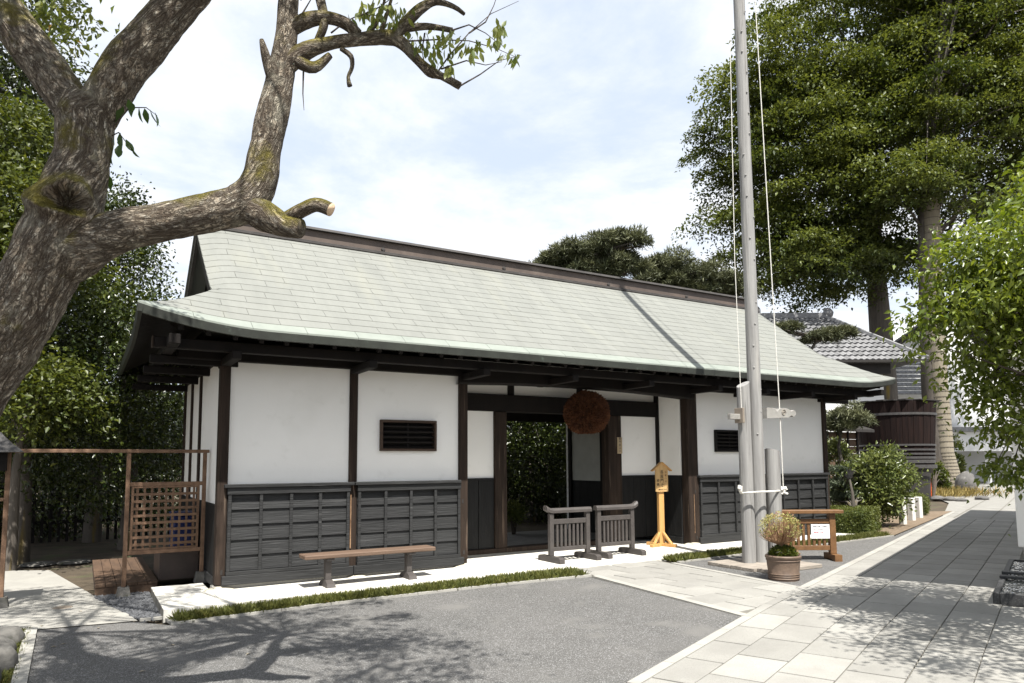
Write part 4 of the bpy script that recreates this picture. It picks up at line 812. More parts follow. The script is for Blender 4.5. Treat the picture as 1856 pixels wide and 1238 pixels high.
d = unit(NR.normal(size=(3300, 3))); d = d[d[:, 2] > -.4]; d = d[NR.random(len(d)) < .45+.5*np.sin(d[:, 0]*9)*np.sin(d[:, 1]*8+d[:, 2]*7)+.25*(d[:, 2] > .3)]; P_ = np.array(ctr)+d*np.array([.255, .255, .215])*(.72+.36*NR.random((len(d), 1))); leaves('foliage', P_, .025, 'leaf_azalea', t, axis=d*.8, up=.3, aspect=.45, lvb=np.clip(.25+.5*(d[:, 2]+.3), 0, 1))
d = unit(NR.normal(size=(700, 3))); leaves('underplanting', np.array([px_+.01, py_, gp0+.33])+d*np.array([.14, .14, .075]), .05, 'leaf_yellowgreen', t, axis=d+np.array([0, 0, .8]), up=.5, aspect=.5)
fl = unit(NR.normal(size=(130, 3))); leaves('blossom', np.array([px_+.10, py_-.04, gp0+.335])+fl*np.array([.10, .10, .04]), .028, 'leaf_dry', t, axis=fl, up=.5, aspect=.7)
# brown railing that carries the notice
ang = math.atan2(-.514, .858)
t = thing('railing', 'brown wooden slatted railing with a flat top rail behind the potted azalea', 'railing', (9.49, -2.37, gz(9.5)), ang)
w = .36
for s in (-1, 1):
    x = s*w; P(MB().add([(x-.055, -.20, .0), (x+.055, -.20, .0), (x+.055, -.13, .0), (x-.055, -.13, .0), (x-.055, -.10, .025), (x+.055, -.10, .025), (x+.055, .10, .025), (x-.055, .10, .025), (x-.055, .13, 0), (x+.055, .13, 0), (x+.055, .20, 0), (x-.055, .20, 0), (x-.055, -.20, .10), (x+.055, -.20, .10), (x+.055, .20, .10), (x-.055, .20, .10)],
      [(12, 13, 14, 15), (0, 1, 13, 12), (10, 11, 15, 14), (0, 12, 15, 11, 8, 7, 4, 3), (1, 2, 5, 6, 9, 10, 14, 13), (0, 3, 2, 1), (3, 4, 5, 2), (4, 7, 6, 5), (7, 8, 9, 6), (8, 11, 10, 9)]), 'foot', 'notice_wood')
    P(MB().box(x-.047, x+.047, -.047, .047, .101, .715, .006), 'post', 'notice_wood')
P(MB().box(-.515, .515, -.10, .10, .716, .768, .006), 'top_rail', 'notice_wood'); P(MB().box(-w+.047, w-.047, -.03, .03, .56, .63, .004), 'rail', 'notice_wood'); P(MB().box(-w+.047, w-.047, -.03, .03, .155, .225, .004), 'rail', 'notice_wood')
for i in range(7): x = -w+.047+(2*w-.094)*(i+.9)/7.8; P(MB().box(x-.02, x+.02, -.017, .017, .2255, .5595, .003), 'slat', 'notice_wood')
t2 = thing('paper_notice', 'white laminated paper notice with black and red print fixed to the brown railing', 'notice', (9.49, -2.37, gz(9.5)), ang)
pn = MB().box(.03, .315, -.036, -.033, .335, .55).build('sheet', 'paper', t2, world=False)
for s_, z, sz, mt, dx in (('自転車でお越しのお客様へ', .515, .0195, 'ink', 0), ('歩行者がいるため大変危険です', .468, .0125, 'ink', -.03), ('自転車から降りて', .428, .024, 'red_ink', -.01), ('お進みくださるようお願いします', .385, .0125, 'ink', .02)):
    tex('lettering', s_, mt, pn, (.17+dx, -.0372, z), (PI/2, 0, 0), sz)

# ------------------------------------------------------------------ left side: screen, deck, boxes
t = thing('lattice_screen', 'reddish timber frame with a lattice panel and a long top rail beside the gatehouse', 'screen', (.34, .85, gz(.3)))
def Wd(m, name, mt='lattice', par=None): return m.build(name, mt, par or t)
Wd(MB().box(.315, .365, .825, .875, gz(.3)+.13, 1.655, .004), 'post'); Wd(MB().box(1.225, 1.272, .825, .875, .06, 1.655, .004), 'post'); Wd(MB().box(-.955, -.905, .825, .875, gz(-.9)+.1, 1.655, .004), 'post')
Wd(MB().box(-.93, 1.30, .815, .885, 1.656, 1.70, .004), 'top_rail')
Wd(MB().box(.3655, 1.2245, .83, .87, 1.225, 1.275, .004), 'rail'); Wd(MB().box(.3655, 1.2245, .83, .87, .355, .405, .004), 'rail'); Wd(MB().box(-2.2, -.9555, .83, .87, 1.08, 1.12, .004), 'rail')
for x0, x1, z0, z1 in ((.385, .415, .406, 1.224), (1.165, 1.195, .406, 1.224), (.4155, 1.1645, .406, .43), (.4155, 1.1645, 1.2, 1.224)): Wd(MB().box(x0, x1, .835, .868, z0, z1, .003), 'panel_frame')
for i in range(9): x = .455+i*.084; Wd(MB().box(x-.014, x+.014, .852, .864, .431, 1.199), 'lattice_upright')
for i in range(8): z = .478+i*.0915; Wd(MB().box(.4155, 1.1645, .838, .8515, z-.017, z+.017), 'lattice_slat')
for x, y, z in ((.34, .85, gz(.3)), (1.25, .85, -.05), (-.93, .85, gz(-1))):
    m = MB(); m.add([(x+s*a, y+u*a, z+h) for h, a in ((-.01, .085), (.13, .062)) for s, u in ((-1, -1), (1, -1), (1, 1), (-1, 1))], [(4, 5, 6, 7)]+[(i, (i+1) % 4, (i+1) % 4+4, i+4) for i in range(4)]); Wd(m, 'footing_stone', 'field_stone')
t = thing('deck', 'low brown timber deck behind the lattice screen', 'deck', (.39, 1.04, gz(.4)))
for k in range(6): x = .03+k*.12; MB().box(x, x+.115, 1.04, 3.9, -.055, -.02, .003).build('plank', 'deck', t)
MB().box(.03, .745, 1.05, 1.09, gz(.4), -.056, .003).build('front_board', 'deck', t); MB().box(.035, .075, 1.0905, 3.88, gz(.4), -.056).build('side_board', 'deck', t)
t = thing('steel_cabinet', 'low dark brown steel cabinet standing at the gatehouse corner', 'cabinet', (1.02, 1.6, gz(1)))
MB().box(.775, 1.265, 1.24, 2.1, -.05, .31, .004).build('body', 'steel_brown', t)
for i in range(9): MB().lathe([(0, .004), (.006, .003), (.008, 0)], 6).build('rivet', 'steel_brown', t, world=False).matrix_local = Matrix.Translation((.79-1.02, 1.239-1.6, -.01+.035*i-gz(1))) @ Matrix.Rotation(PI/2, 4, 'X')
t = thing('storage_bin', 'blue plastic bin half hidden behind the lattice screen', 'bin', (1.05, 1.5, .31)); MB().box(.93, 1.20, 1.40, 1.75, .312, .80, .03).build('bin', 'blue_plastic', t); MB().box(.915, 1.215, 1.385, 1.765, .801, .84, .012).build('lid', 'blue_plastic', t)
t = thing('garden_lantern', 'small post roof with grey curved cap at the end of the timber rail', 'lantern', (-1.05, .85, 1.5))
m = MB(); m.add([(-1.05+s*a, .85+u*a, z) for a, z in ((.27, 1.66), (.25, 1.685), (.15, 1.76), (.06, 1.86), (.03, 1.90)) for s, u in ((-1, -1), (1, -1), (1, 1), (-1, 1))], [(3, 2, 1, 0), (16, 17, 18, 19)]+[(r*4+i, r*4+(i+1) % 4, r*4+4+(i+1) % 4, r*4+4+i) for r in range(4) for i in range(4)]); m.build('cap', 'hoop', t)
MB().box(-1.16, -.94, .74, .96, 1.44, 1.655, .004).build('light_box', 'dark_wood', t); MB().box(-1.075, -1.025, .825, .875, gz(-1), 1.439, .004).build('post', 'lattice', t)
rocks = [(-.72, -1.25, .16, .13), (-.80, -1.75, .19, .15), (-.72, -2.25, .16, .17), (-.86, -2.75, .22, .17), (-.74, -3.25, .17, .13), (-1.05, -1.4, .2, .2), (-1.2, -2.2, .25, .22), (-.92, -.75, .14, .1)]
for i, (x, y, r, h) in enumerate(rocks):
    o = lump('edging_rock', x, y, gz(x)+h*.3, r, r*1.15, h, 'field_stone', None, i*3.7)
    tag(o, 'rounded mossy edging rock beside the white kerb', 'rock', 'edging rocks')
n = 5000; x = -.95+.40*NR.random(n); y = -3.2+2.5*NR.random(n); o = leaves('ground_cover', np.stack([x, y, np.full(n, -.17)], 1), .05, 'grass', None, axis=np.array([0, 0, 1.2]), up=.1, aspect=.16, fold=.02, kind='stuff'); o['label'] = 'low green ground cover between the edging rocks'; o['category'] = 'ground cover'
# fallen leaves on the yard
for i, (x, y) in enumerate(((76, 1137), (97, 1175), (115, 1170), (145, 1110), (178, 1140), (450, 1188), (312, 1172), (258, 1220))):
    p = onG(x, y); m = MB(); a = rnd.random()*6; c, s = math.cos(a)*.03, math.sin(a)*.03; m.add([(p.x-c, p.y-s, p.z+.012), (p.x+s*.5, p.y-c*.5, p.z+.022), (p.x+c, p.y+s, p.z+.014), (p.x-s*.5, p.y+c*.5, p.z+.02)], [(0, 1, 2, 3)]); o = m.build('fallen_leaf', 'straw'); tag(o, 'small fallen yellow leaf lying on the ground', 'leaf', 'fallen leaves')

# ------------------------------------------------------------------ right side and background
t = thing('vat', 'huge dark red wooden sake vat with black hoops beyond the shrubs', 'vat', tuple(onG(1640, 905)))
vb = onG(1640, 905); s_ = 1.0; vc = dep(1624, 800, 28.5); vx, vy = vc.x, vc.y; k = 28.5/FPX
zt, zb = dep(1624, 731, 28.5).z, dep(1624, 842, 28.5).z; rt, rbm = 66*k, 58*k
ns = 44
for i in range(ns):
    a0, a1 = 2*PI*i/ns+.004, 2*PI*(i+1)/ns-.004
    m = MB(); m.add([(vx+(r+dr)*math.cos(a), vy+(r+dr)*math.sin(a), z) for dr in (0, .015 if i % 2 else .008) for r, z in ((rbm, zb), (rt, zt)) for a in (a0, a1)], [(4, 5, 7, 6), (0, 2, 3, 1), (0, 4, 6, 2), (1, 3, 7, 5), (2, 6, 7, 3)]); m.build('stave', 'vat', t)
MB().lathe([(rbm-.02, zb+.05), (rt-.03, zt-.02)], 32, (vx, vy, 0)).build('shell', 'far_dark', t); 
def hoop(f, h, th=.03):
    z = zb+(zt-zb)*f; r = rbm+(rt-rbm)*f+.015; MB().lathe([(r, z-h/2), (r+th, z-h/2), (r+th, z+h/2), (r, z+h/2)], 40, (vx, vy, 0)).build('hoop', 'hoop', t, True)
for f, h in ((.80, .09), (.31, .07), (.235, .07), (.17, .07), (.11, .09), (.05, .13)): hoop(f, h)
m = MB()
for i in range(9): a = -1+2*(i+.5)/9; w_ = math.sqrt(max(.05, 1-a*a))*(rt+.1); MB().box(vx-w_, vx+w_, vy+(a-.105)*(rt+.05), vy+(a+.105)*(rt+.05), zt+.01, zt+.05+.02*(i % 2), .005).build('cover_board', 'far_dark', t)
MB().lathe([(rbm+.1, zb-.14), (rbm+.1, zb-.001)], 32, (vx, vy, 0)).build('base_ring', 'hoop', t); MB().lathe([(rbm*.86, gz(20)), (rbm*.9, zb-.141), (0, zb-.141)], 32, (vx, vy, 0)).build('plinth', 'far_dark', t)
t = thing('orange_post', 'bright orange painted post beside the dark vat', 'post', tuple(onG(1681, 905))); b = onG(1681, 905); MB().add([(b.x+x, b.y+y, b.z+z) for z, w_ in ((0, .13), (1.2, .16)) for x, y in ((-w_, -.1), (w_, -.1), (w_, .1), (-w_, .1))], [(0, 1, 5, 4), (1, 2, 6, 5), (2, 3, 7, 6), (3, 0, 4, 7), (4, 5, 6, 7)]).build('post', 'orange', t); MB().box(b.x-.16, b.x+.16, b.y-.12, b.y+.12, b.z+1.3, b.z+1.55, .05).build('finial', 'orange', t); MB().box(b.x-.7, b.x+.15, b.y-.06, b.y+.06, b.z+1.2005, b.z+1.28).build('rail', 'straw', t)
for i, (x, y, hh) in enumerate(((1637, 951, 50), (1653, 944, 41), (1666, 939, 38))):
    p = onG(x, y); tt = (p-CAM).dot(_fw); h = hh*tt/FPX; w_ = 5*tt/FPX; o = MB().box(p.x-w_, p.x+w_, p.y-w_, p.y+w_, p.z-.05, p.z+h, .012).build('bollard', 'bollard'); tag(o, ('slim white stone bollard beside the clipped hedge block', 'square white stone bollard on the bare soil edge', 'square white stone bollard by the round hedge')[i], 'bollard', 'white stone bollards')
# shed wall behind the pine
t = thing('shed', 'brown boarded shed wall behind the pine', 'shed', tuple(onG(1540, 900))); sc0 = dep(1540, 800, 26.0)
for i in range(9): z = .2+i*.26; MB().box(sc0.x-1.8, sc0.x+.55, sc0.y, sc0.y+.05-.002*(i % 2), z, z+.25, .006).build('board', 'far_wood', t)
for x in (-1.3, -.7, -.12, .42): MB().box(sc0.x+x-.04, sc0.x+x+.04, sc0.y-.04, sc0.y-.002, 0, 2.55).build('batten', 'dark_wood', t)
m = MB(); m.add([(sc0.x-1.8, sc0.y-.5, 2.62), (sc0.x+.75, sc0.y-.5, 2.62), (sc0.x+.75, sc0.y+1.6, 3.3), (sc0.x-1.8, sc0.y+1.6, 3.3), (sc0.x-1.8, sc0.y-.5, 2.52), (sc0.x+.75, sc0.y-.5, 2.52), (sc0.x+.75, sc0.y+1.6, 3.2), (sc0.x-1.8, sc0.y+1.6, 3.2)], [(0, 1, 2, 3), (7, 6, 5, 4), (0, 4, 5, 1), (1, 5, 6, 2), (2, 6, 7, 3), (3, 7, 4, 0)]); m.build('roof', 'far_dark', t)
# storehouse with a tiled roof
TS = 34.0; ks = TS/FPX
def at(x, y, t): return dep(x, y, t)
kur = thing('storehouse', 'white plastered storehouse with grey tiled hip roof behind the vat', 'storehouse', tuple(Vector((at(1560, 800, TS).x, at(1560, 800, TS).y, 0))))
ux = Vector((CR.x, CR.y, 0)).normalized(); uy = Vector((-ux.y, ux.x, 0)); o0 = at(1560, 700, TS); o0.z = 0
def K(a, b, z): return o0+ux*a+uy*b+Vector((0, 0, z))
ze, zr = at(1600, 655, TS).z, at(1480, 574, TS+3).z; aL, aR = -8.0, (1672-1560)*ks; aRr = (1552-1560)*(TS+3)/FPX; dp = 3.0
def RF(u, v): r = aR+(aRr-aR)*v; return K(aL+(r-aL)*u, -0.6+(dp+.6)*v, ze+(zr-ze)*v)
m = MB(); m.grid(lambda u, v: RF(u, v)-Vector((0, 0, .03)), [0, 1], [0, 1]); m.add([tuple(RF(1, 0)), tuple(K(aR, 6.6, ze)), tuple(K(aRr, 3.4, zr)), tuple(RF(1, 1))], [(0, 1, 2, 3)]); m.add([tuple(RF(0, 1)), tuple(RF(1, 1)), tuple(K(aRr, 3.4, zr)), tuple(K(aR, 6.6, ze)), tuple(K(aL, 6.6, ze))], [(0, 1, 2, 3, 4)]); rf = m.build('roof', 'tile', kur)
tl = MB(); pr = [(-.135, .0), (-.1, .012), (-.03, .055), (.03, .055), (.10, .012), (.135, 0)]
tl.add([(x, y, z+.035*(1-y/.34)) for y in (0, .34) for x, z in pr]+[(x, 0, z-.03) for x, z in pr], [(i, i+1, i+7, i+6) for i in range(5)]+[(i+12, i+13, i+1, i) for i in range(5)]); tme = tl.build('tile', 'tile', rf, world=False); tme_data = tme.data; bpy.data.objects.remove(tme)
rowv = Vector(RF(0, 1))-Vector(RF(0, 0)); Lr = rowv.length; dv = rowv.normalized(); nrm = ux.cross(dv); RM = Matrix((ux, dv, nrm)).transposed().to_4x4(); rl = rootloc(rf); nt_ = 0; nrow = 11
tiles = []
for r in range(nrow):
    v = r/nrow; x1 = aR+(aRr-aR)*v; a = x1-.14
    while a > -5.6: tiles.append((r, a, v)); a -= .275
tiles.sort(key=lambda q: -q[1]); big = tiles[:300]; restm = MB()
for i, (r, a, v) in enumerate(tiles):
    M4 = Matrix.Translation(K(a, -.6+(dp+.6)*v, ze+(zr-ze)*v)) @ RM @ Matrix.Rotation(.03*(rnd.random()-.5), 4, 'Z')
    if i < 300: o = bpy.data.objects.new('tile', tme_data); COL.objects.link(o); o.parent = rf; o.matrix_local = Matrix.Translation(-rl) @ M4
    else: restm.add([tuple(M4 @ q.co) for q in tme_data.vertices], [tuple(p.vertices) for p in tme_data.polygons])
restm.build('tiles', 'tile', rf, kind='stuff')
m = MB(); m.bar(K(aL, dp+.05, zr+.12), K(aRr+.15, dp+.05, zr+.12), .3, .3, c=.03); m.build('ridge', 'tile', rf); m = MB(); m.bar(K(aRr, dp, zr+.1), K(aR, -.55, ze+.12), .24, .2, c=.03); m.build('hip_ridge', 'tile', rf)
lump('ridge_end', *K(aRr+.2, dp, zr+.25), .25, .25, .3, 'tile', rf, 4); lump('ridge_end', *K(-3.6, dp+1.2, zr+.55), .5, .4, .4, 'tile', rf, 9)
m = MB(); m.bar(K(-6.5, dp+1.2, zr+.3), K(-3.5, dp+1.2, zr+.3), .4, .5, c=.05); m.build('upper_ridge', 'tile', rf)
m = MB(); m.bar(K(aL, -.62, ze-.05), K(aR+.15, -.62, ze-.05), .14, .10); m.build('gutter', 'far_dark', rf); m = MB(); m.bar(K(aL, .0, ze-.35), K(aR-1.6, .0, ze-.35), .5, .5); m.build('eave_beam', 'far_dark', kur)
m = MB(); m.bar(K(aL, 1.4, ze/2-.25), K(aR-1.7, 1.4, ze/2-.25), 2.2, ze-.5); m.build('wall', 'far_white', kur)
# two more white buildings farther off
fb = thing('far_house', 'distant white house with a dark gable edge and light tiled lower roof', 'house', tuple(Vector((at(1660, 800, 50).x, at(1660, 800, 50).y, 0)))); kf = 50/FPX; f0 = at(1660, 700, 50); f0.z = 0
def FQ(a, b, z): return f0+ux*a+uy*b+Vector((0, 0, z))
def zf(y, t=50): return at(1660, y, t).z
m = MB(); A = [FQ((1610-1660)*kf, 0, 0), FQ(7, 0, 0), FQ(7, 0, zf(560)), FQ((1700-1660)*kf, 0, zf(575)), FQ((1610-1660)*kf, 0, zf(640))]; m.add([tuple(p) for p in A]+[tuple(p+uy*6) for p in A], [(0, 1, 2, 3, 4), (9, 8, 7, 6, 5)]+[(i, i+5, (i+1) % 5+5, (i+1) % 5) for i in range(5)]); m.build('wall', 'far_white', fb)
m = MB(); m.bar(FQ((1600-1660)*kf, -.3, zf(640)), FQ((1705-1660)*kf, -.3, zf(568)), .8, .35); m.build('verge', 'far_dark', fb)
t0 = 44; g0_ = at(1650, 690, t0); kg = t0/FPX
lr = MB(); q = 20
for i in range(12):
    for j in range(8):
        a0 = (1612+i*8.2)*1.0; p = at(a0, 712-j*7.5, t0+j*.28); lr.obox(p, ux*.125, (uy*.28+Vector((0, 0, .14)))*.5, Vector((0, 0, .05)))
lr = lr.build('lower_roof_tiles', 'tile', fb, kind='stuff')
m = MB(); m.obox(at(1655, 735, t0+1.5), ux*2.2, uy*.3, Vector((0, 0, .75))); m.build('lower_wall', 'far_white', fb)
fc = thing('garage', 'low white garage building with a dark open front at the end of the path', 'garage', tuple(onG(1790, 875))); tG = 46; 
def G_(x, y, dt=0): return at(x, y, tG+dt)
m = MB(); a, b = G_(1700, 780), G_(1990, 780); zt_, zl, zg = G_(1750, 783).z, G_(1750, 818).z, gz(20)
m.obox(((a+b)/2).xy.to_3d()+Vector((0, 0, (zt_+zl)/2)), (b-a)/2*Vector((1, 1, 0)), uy*.3, Vector((0, 0, (zt_-zl)/2))); m.build('fascia_wall', 'far_white', fc)
m = MB(); m.obox(((a+b)/2).xy.to_3d()+uy*5+Vector((0, 0, zt_/2)), (b-a)/2*Vector((1, 1, 0)), uy*.2, Vector((0, 0, zt_/2))); m.build('back_wall', 'far_dark', fc)
m = MB(); m.obox(((a+b)/2).xy.to_3d()+uy*2.5+Vector((0, 0, zt_+.15)), (b-a)/2*Vector((1, 1, 0))*1.03, uy*3.2, Vector((0, 0, .14))); m.build('roof', 'tile', fc)
for f in (.02, .3, .6, .95): p = a.lerp(b, f); MB().box(p.x-.12, p.x+.12, p.y-.12, p.y+.12, zg-.1, zl+.1).build('pillar', 'far_white', fc)
for i, (x, y, w_, h_) in enumerate(((1752, 896, 20, 40), (1700, 907, 14, 8), (1722, 908, 12, 8), (1780, 906, 14, 7), (1742, 909, 11, 6))):
    p = onG(x, y); tt = (p-CAM).dot(_fw); kk = tt/FPX; o = lump('boulder' if i == 0 else 'edging_rock', p.x, p.y, p.z+h_*kk*.42, w_*kk, w_*kk*.8, h_*kk*.62, 'boulder', None, i*5.1)
    tag(o, 'tall upright grey boulder standing beyond the long path' if i == 0 else 'low flat grey rock edging the bed under the wrapped tree', 'boulder' if i == 0 else 'rock', None if i == 0 else 'rocks under the wrapped tree')
# white building along the path with its eave and the stone water trough
WB = -8.40; s0 = 7.2
wb = thing('path_building', 'white plastered building corner standing along the paved path', 'building', (*de(s0, WB), gz(10)))
def bx(a0, a1, b0, b1, z0, z1, c=.01): return MB().obox((*de((a0+a1)/2, (b0+b1)/2), (z0+z1)/2), Vector((D[0], D[1], 0))*(a1-a0)/2, Vector((E_[0], E_[1], 0))*(b1-b0)/2, (0, 0, (z1-z0)/2), c)
bx(s0, s0+.35, WB-.35, WB, .42, 3.0).build('corner_pillar', 'plaster', wb); bx(s0+.10, s0+.35, WB-.30, WB-.05, -.03, .419).build('pillar_foot', 'plaster', wb)
bx(s0+.36, s0+13.4, WB-.30, WB-.06, -.03, 3.0).build('wall', 'plaster', wb); bx(s0+.3, s0+13.4, WB-5, WB-.31, -.03, 2.9).build('inner_wall', 'far_dark', wb)
bx(s0-1.6, s0+14.0, WB-5.4, WB+.33, 3.001, 3.13, .02).build('eave', 'dark_wood', wb); 
for i in range(6): bx(s0-1.55, s0+13.9, WB-.62-i*.4, WB+.25-i*.4, 3.131+i*.13, 3.21+i*.13, .02).build('tile_course', 'tile', wb)
tr_ = thing('water_trough', 'low black stone trough of rippling water beside the white pillar', 'trough', (*de(5.42, -8.22), gz(8)))
a0, a1, b0, b1 = 5.42, 8.6, -8.80, -8.225
for q in ((a0, a1, b1-.06, b1), (a0, a1, b0, b0+.06), (a0, a0+.06, b0+.061, b1-.061), (a1-.06, a1, b0+.061, b1-.061)): bx(*q, gz(8)+.008, .112, .006).build('rim', 'basin_stone', tr_)
bx(a0+.061, a1-.061, b0+.061, b1-.061, gz(8)+.008, .06, 0).build('floor', 'basin_stone', tr_)
wt = MB(); na, nb_ = 220, 40
wt.grid(lambda u, v: (*de(a0+.061+(a1-a0-.122)*u, b0+.061+(b1-b0-.122)*v), .094+.005*math.sin(u*150+3*math.sin(v*9))*math.sin(v*36+2*math.sin(u*40))), [i/na for i in range(na+1)], [i/nb_ for i in range(nb_+1)]); wt.build('water', 'water', tr_, True)
for k in (6.55, 6.95): bx(k, k+.12, b0+.0, b1-.0, .113, .14, .004).build('cross_bar', 'basin_stone', tr_)

# ------------------------------------------------------------------ the old tree in front
t = thing('old_tree', 'gnarled old tree with mossy bark and a knot hole leaning in at the left', 'tree', (-1.75, -5.3, -.17))
def cat(P, step):
    """Catmull-Rom through (Vector, radius)"""
    out = []; n = len(P)
    for i in range(n-1):
        p0, p1, p2, p3 = P[max(i-1, 0)], P[i], P[i+1], P[min(i+2, n-1)]; L_ = (p2[0]-p1[0]).length; k = max(2, int(L_/step))
        for j in range(k):
            f = j/k; v = .5*((2*p1[0])+(p2[0]-p0[0])*f+(2*p0[0]-5*p1[0]+4*p2[0]-p3[0])*f*f+(3*p1[0]-p0[0]-3*p2[0]+p3[0])*f**3); out.append((v, p1[1]+(p2[1]-p1[1])*f))
    out.append(P[-1]); return out
KN = dep(118, 362, 4.0)
def limb(px, name, n=40, step=.022, amp=.10, knot=False, end=None, par=None, seed=0):
    P = [((dep(x, y, tt)) if not isinstance(x, Vector) else x, w*tt/FPX/2) for x, y, tt, w in px]; R_ = cat(P, step); V, F, UV = [], [], []; ref = None; ln = 0
    for i, (p, r) in enumerate(R_):
        d = (R_[min(i+1, len(R_)-1)][0]-R_[max(i-1, 0)][0]).normalized()
        if ref is None: ref = d.orthogonal().normalized()
        ref = (ref-d*ref.dot(d)).normalized(); b = d.cross(ref)
        if i: ln += (p-R_[i-1][0]).length
        for k in range(n):
            a = 2*PI*k/n; u = ref*math.cos(a)+b*math.sin(a); q = p+u*r
            h = amp*noise.noise(q*3.1+Vector((seed, 0, 0)))+amp*.55*noise.noise(q*8+Vector((0, seed, 0)))+amp*.35*noise.noise(Vector((math.cos(a)*5, math.sin(a)*5, ln*7))*1.0)+amp*.22*noise.noise(q*26)
            rr = r*(1+h)
            if knot:
                toc = (CAM-KN).normalized(); w = q-KN; dd = (w-toc*w.dot(toc)); ex, ey = dd.dot(CR), dd.dot(CU); rx = math.hypot((ex+.35*ey)/.088, (ey-.2*ex)/.074)*(1+.18*math.sin(3*math.atan2(ey, ex)+1)) 
                if u.dot(toc) > 0: rr += (.045+.02*math.sin(math.atan2(ey, ex)*2))*math.exp(-((rx-1.2)/.45)**2)-.26*sm((.92-rx)/.3); rr = max(rr, .035)
            V.append(p+u*rr); UV.append((k/n*2*PI*max(r, .03), ln))
    for i in range(len(R_)-1):
        for k in range(n): F.append((i*n+k, i*n+(k+1) % n, (i+1)*n+(k+1) % n, (i+1)*n+k))
    c = len(V); V.append(R_[-1][0]+(R_[-1][0]-R_[-2][0]).normalized()*R_[-1][1]*.3); L0 = (len(R_)-1)*n
    for k in range(n): F.append((L0+k, L0+(k+1) % n, c))
    UV.append((0, ln)); off = rootloc(par or t); me = bpy.data.meshes.new(name); me.from_pydata([tuple(v-off) for v in V], [], F); ul = me.uv_layers.new(name='uv'); circ = {}
    data = np.empty((len(me.loops), 2)); vi = np.empty(len(me.loops), np.int32); me.loops.foreach_get('vertex_index', vi); UVa = np.array(UV); data[:] = UVa[vi]
    ls = 0
    for f in F:
        ks = [v % n for v in f[:4]] if len(f) == 4 else None
        if ks and (n-1) in ks and 0 in ks:
            for j, v in enumerate(f):
                if v % n == 0: data[ls+j, 0] = UVa[v-(0), 0]+2*PI*max(R_[v//n][1], .03)
        ls += len(f)
    ul.data.foreach_set('uv', data.reshape(-1)); me.polygons.foreach_set('use_smooth', [True]*len(me.polygons)); me.update()
    o = link(name, me, 'bark', par or t)
    if end: me.materials.append(MATS[end]); 
    if end:
        for pl in list(me.polygons)[-n:]: pl.material_index = 1
    return o
limb([(Vector((-1.8, -5.35, -.3)), 0, 4.3, 200), (Vector((-1.62, -5.3, .5)), 0, 4.2, 138), (-150, 850, 4.15, 132), (-60, 720, 4.1, 122), (16, 600, 4.1, 120), (78, 490, 4.1, 120), (120, 380, 4.1, 112), (147, 290, 4.15, 92), (155, 215, 4.2, 94), (158, 175, 4.2, 80)], 'trunk', 64, .02, .09, knot=True)
limb([(160, 235, 4.2, 70), (118, 175, 4.25, 74), (62, 95, 4.3, 74), (5, 15, 4.35, 70), (-45, -70, 4.4, 66), (-70, -190, 4.5, 50), (-40, -330, 4.6, 34)], 'limb', 44, seed=3)
limb([(155, 240, 4.2, 70), (190, 178, 4.22, 74), (240, 105, 4.25, 76), (300, 35, 4.3, 70), (360, -40, 4.35, 66), (440, -160, 4.4, 50), (500, -300, 4.5, 34)], 'limb', 44, seed=5)
limb([(70, 500, 4.1, 90), (140, 452, 4.12, 100), (205, 424, 4.15, 80), (300, 402, 4.2, 70), (385, 384, 4.25, 68), (440, 368, 4.28, 72), (468, 330, 4.3, 64), (482, 262, 4.32, 54), (497, 195, 4.35, 54), (510, 130, 4.4, 48), (519, 65, 4.42, 40), (523, 0, 4.45, 34), (530, -90, 4.5, 26), (560, -210, 4.55, 16)], 'limb', 44, seed=8)
limb([(440, 372, 4.27, 50), (480, 392, 4.25, 54), (515, 408, 4.22, 42), (546, 415, 4.2, 32)], 'stub', 30, seed=2, amp=.16)
limb([(505, 402, 4.24, 20), (540, 385, 4.2, 26), (572, 371, 4.17, 25), (600, 380, 4.15, 24)], 'stub', 26, seed=4, end='cut_wood', amp=.14)
limb([(500, 165, 4.35, 22), (488, 125, 4.32, 20), (480, 95, 4.3, 16), (474, 72, 4.3, 8)], 'stub', 20, seed=6, end='cut_wood')
limb([(505, 130, 4.4, 36), (545, 98, 4.42, 34), (590, 80, 4.45, 26), (650, 72, 4.5, 23), (700, 68, 4.52, 26), (728, 78, 4.54, 22), (760, 112, 4.56, 18), (780, 130, 4.57, 22), (800, 138, 4.58, 13), (834, 156, 4.6, 13)], 'limb', 26, seed=7, amp=.18)
limb([(712, 68, 4.52, 22), (738, 40, 4.55, 23), (765, 14, 4.58, 20), (790, 3, 4.6, 14), (822, 12, 4.62, 10), (842, 26, 4.64, 7)], 'limb', 20, seed=9, amp=.16)
limb([(730, 52, 4.54, 14), (775, 48, 4.58, 12), (820, 55, 4.62, 10)], 'limb', 16, seed=10, amp=.16)
limb([(520, 58, 4.42, 26), (555, 38, 4.44, 28), (590, 32, 4.46, 22), (622, 40, 4.48, 20), (650, 62, 4.5, 16)], 'limb', 24, seed=11, amp=.16)
limb([(576, 74, 4.45, 14), (588, 40, 4.45, 16), (580, -5, 4.5, 18), (570, -60, 4.5, 16)], 'limb', 18, seed=12, amp=.12)
limb([(540, 112, 4.4, 24), (570, 122, 4.4, 20), (598, 100, 4.43, 12)], 'burl', 20, seed=13, amp=.2)
limb([(618, 88, 4.46, 9), (636, 102, 4.46, 9), (638, 122, 4.46, 7), (631, 140, 4.46, 6), (634, 156, 4.46, 9)], 'twig', 10, seed=14, amp=.2)
limb([(690, 60, 4.52, 10), (700, 30, 4.52, 6), (715, -20, 4.55, 5)], 'twig', 8, seed=15)
limb([(660, 70, 4.5, 8), (684, 40, 4.52, 6), (700, -10, 4.55, 4)], 'twig', 8, seed=16)
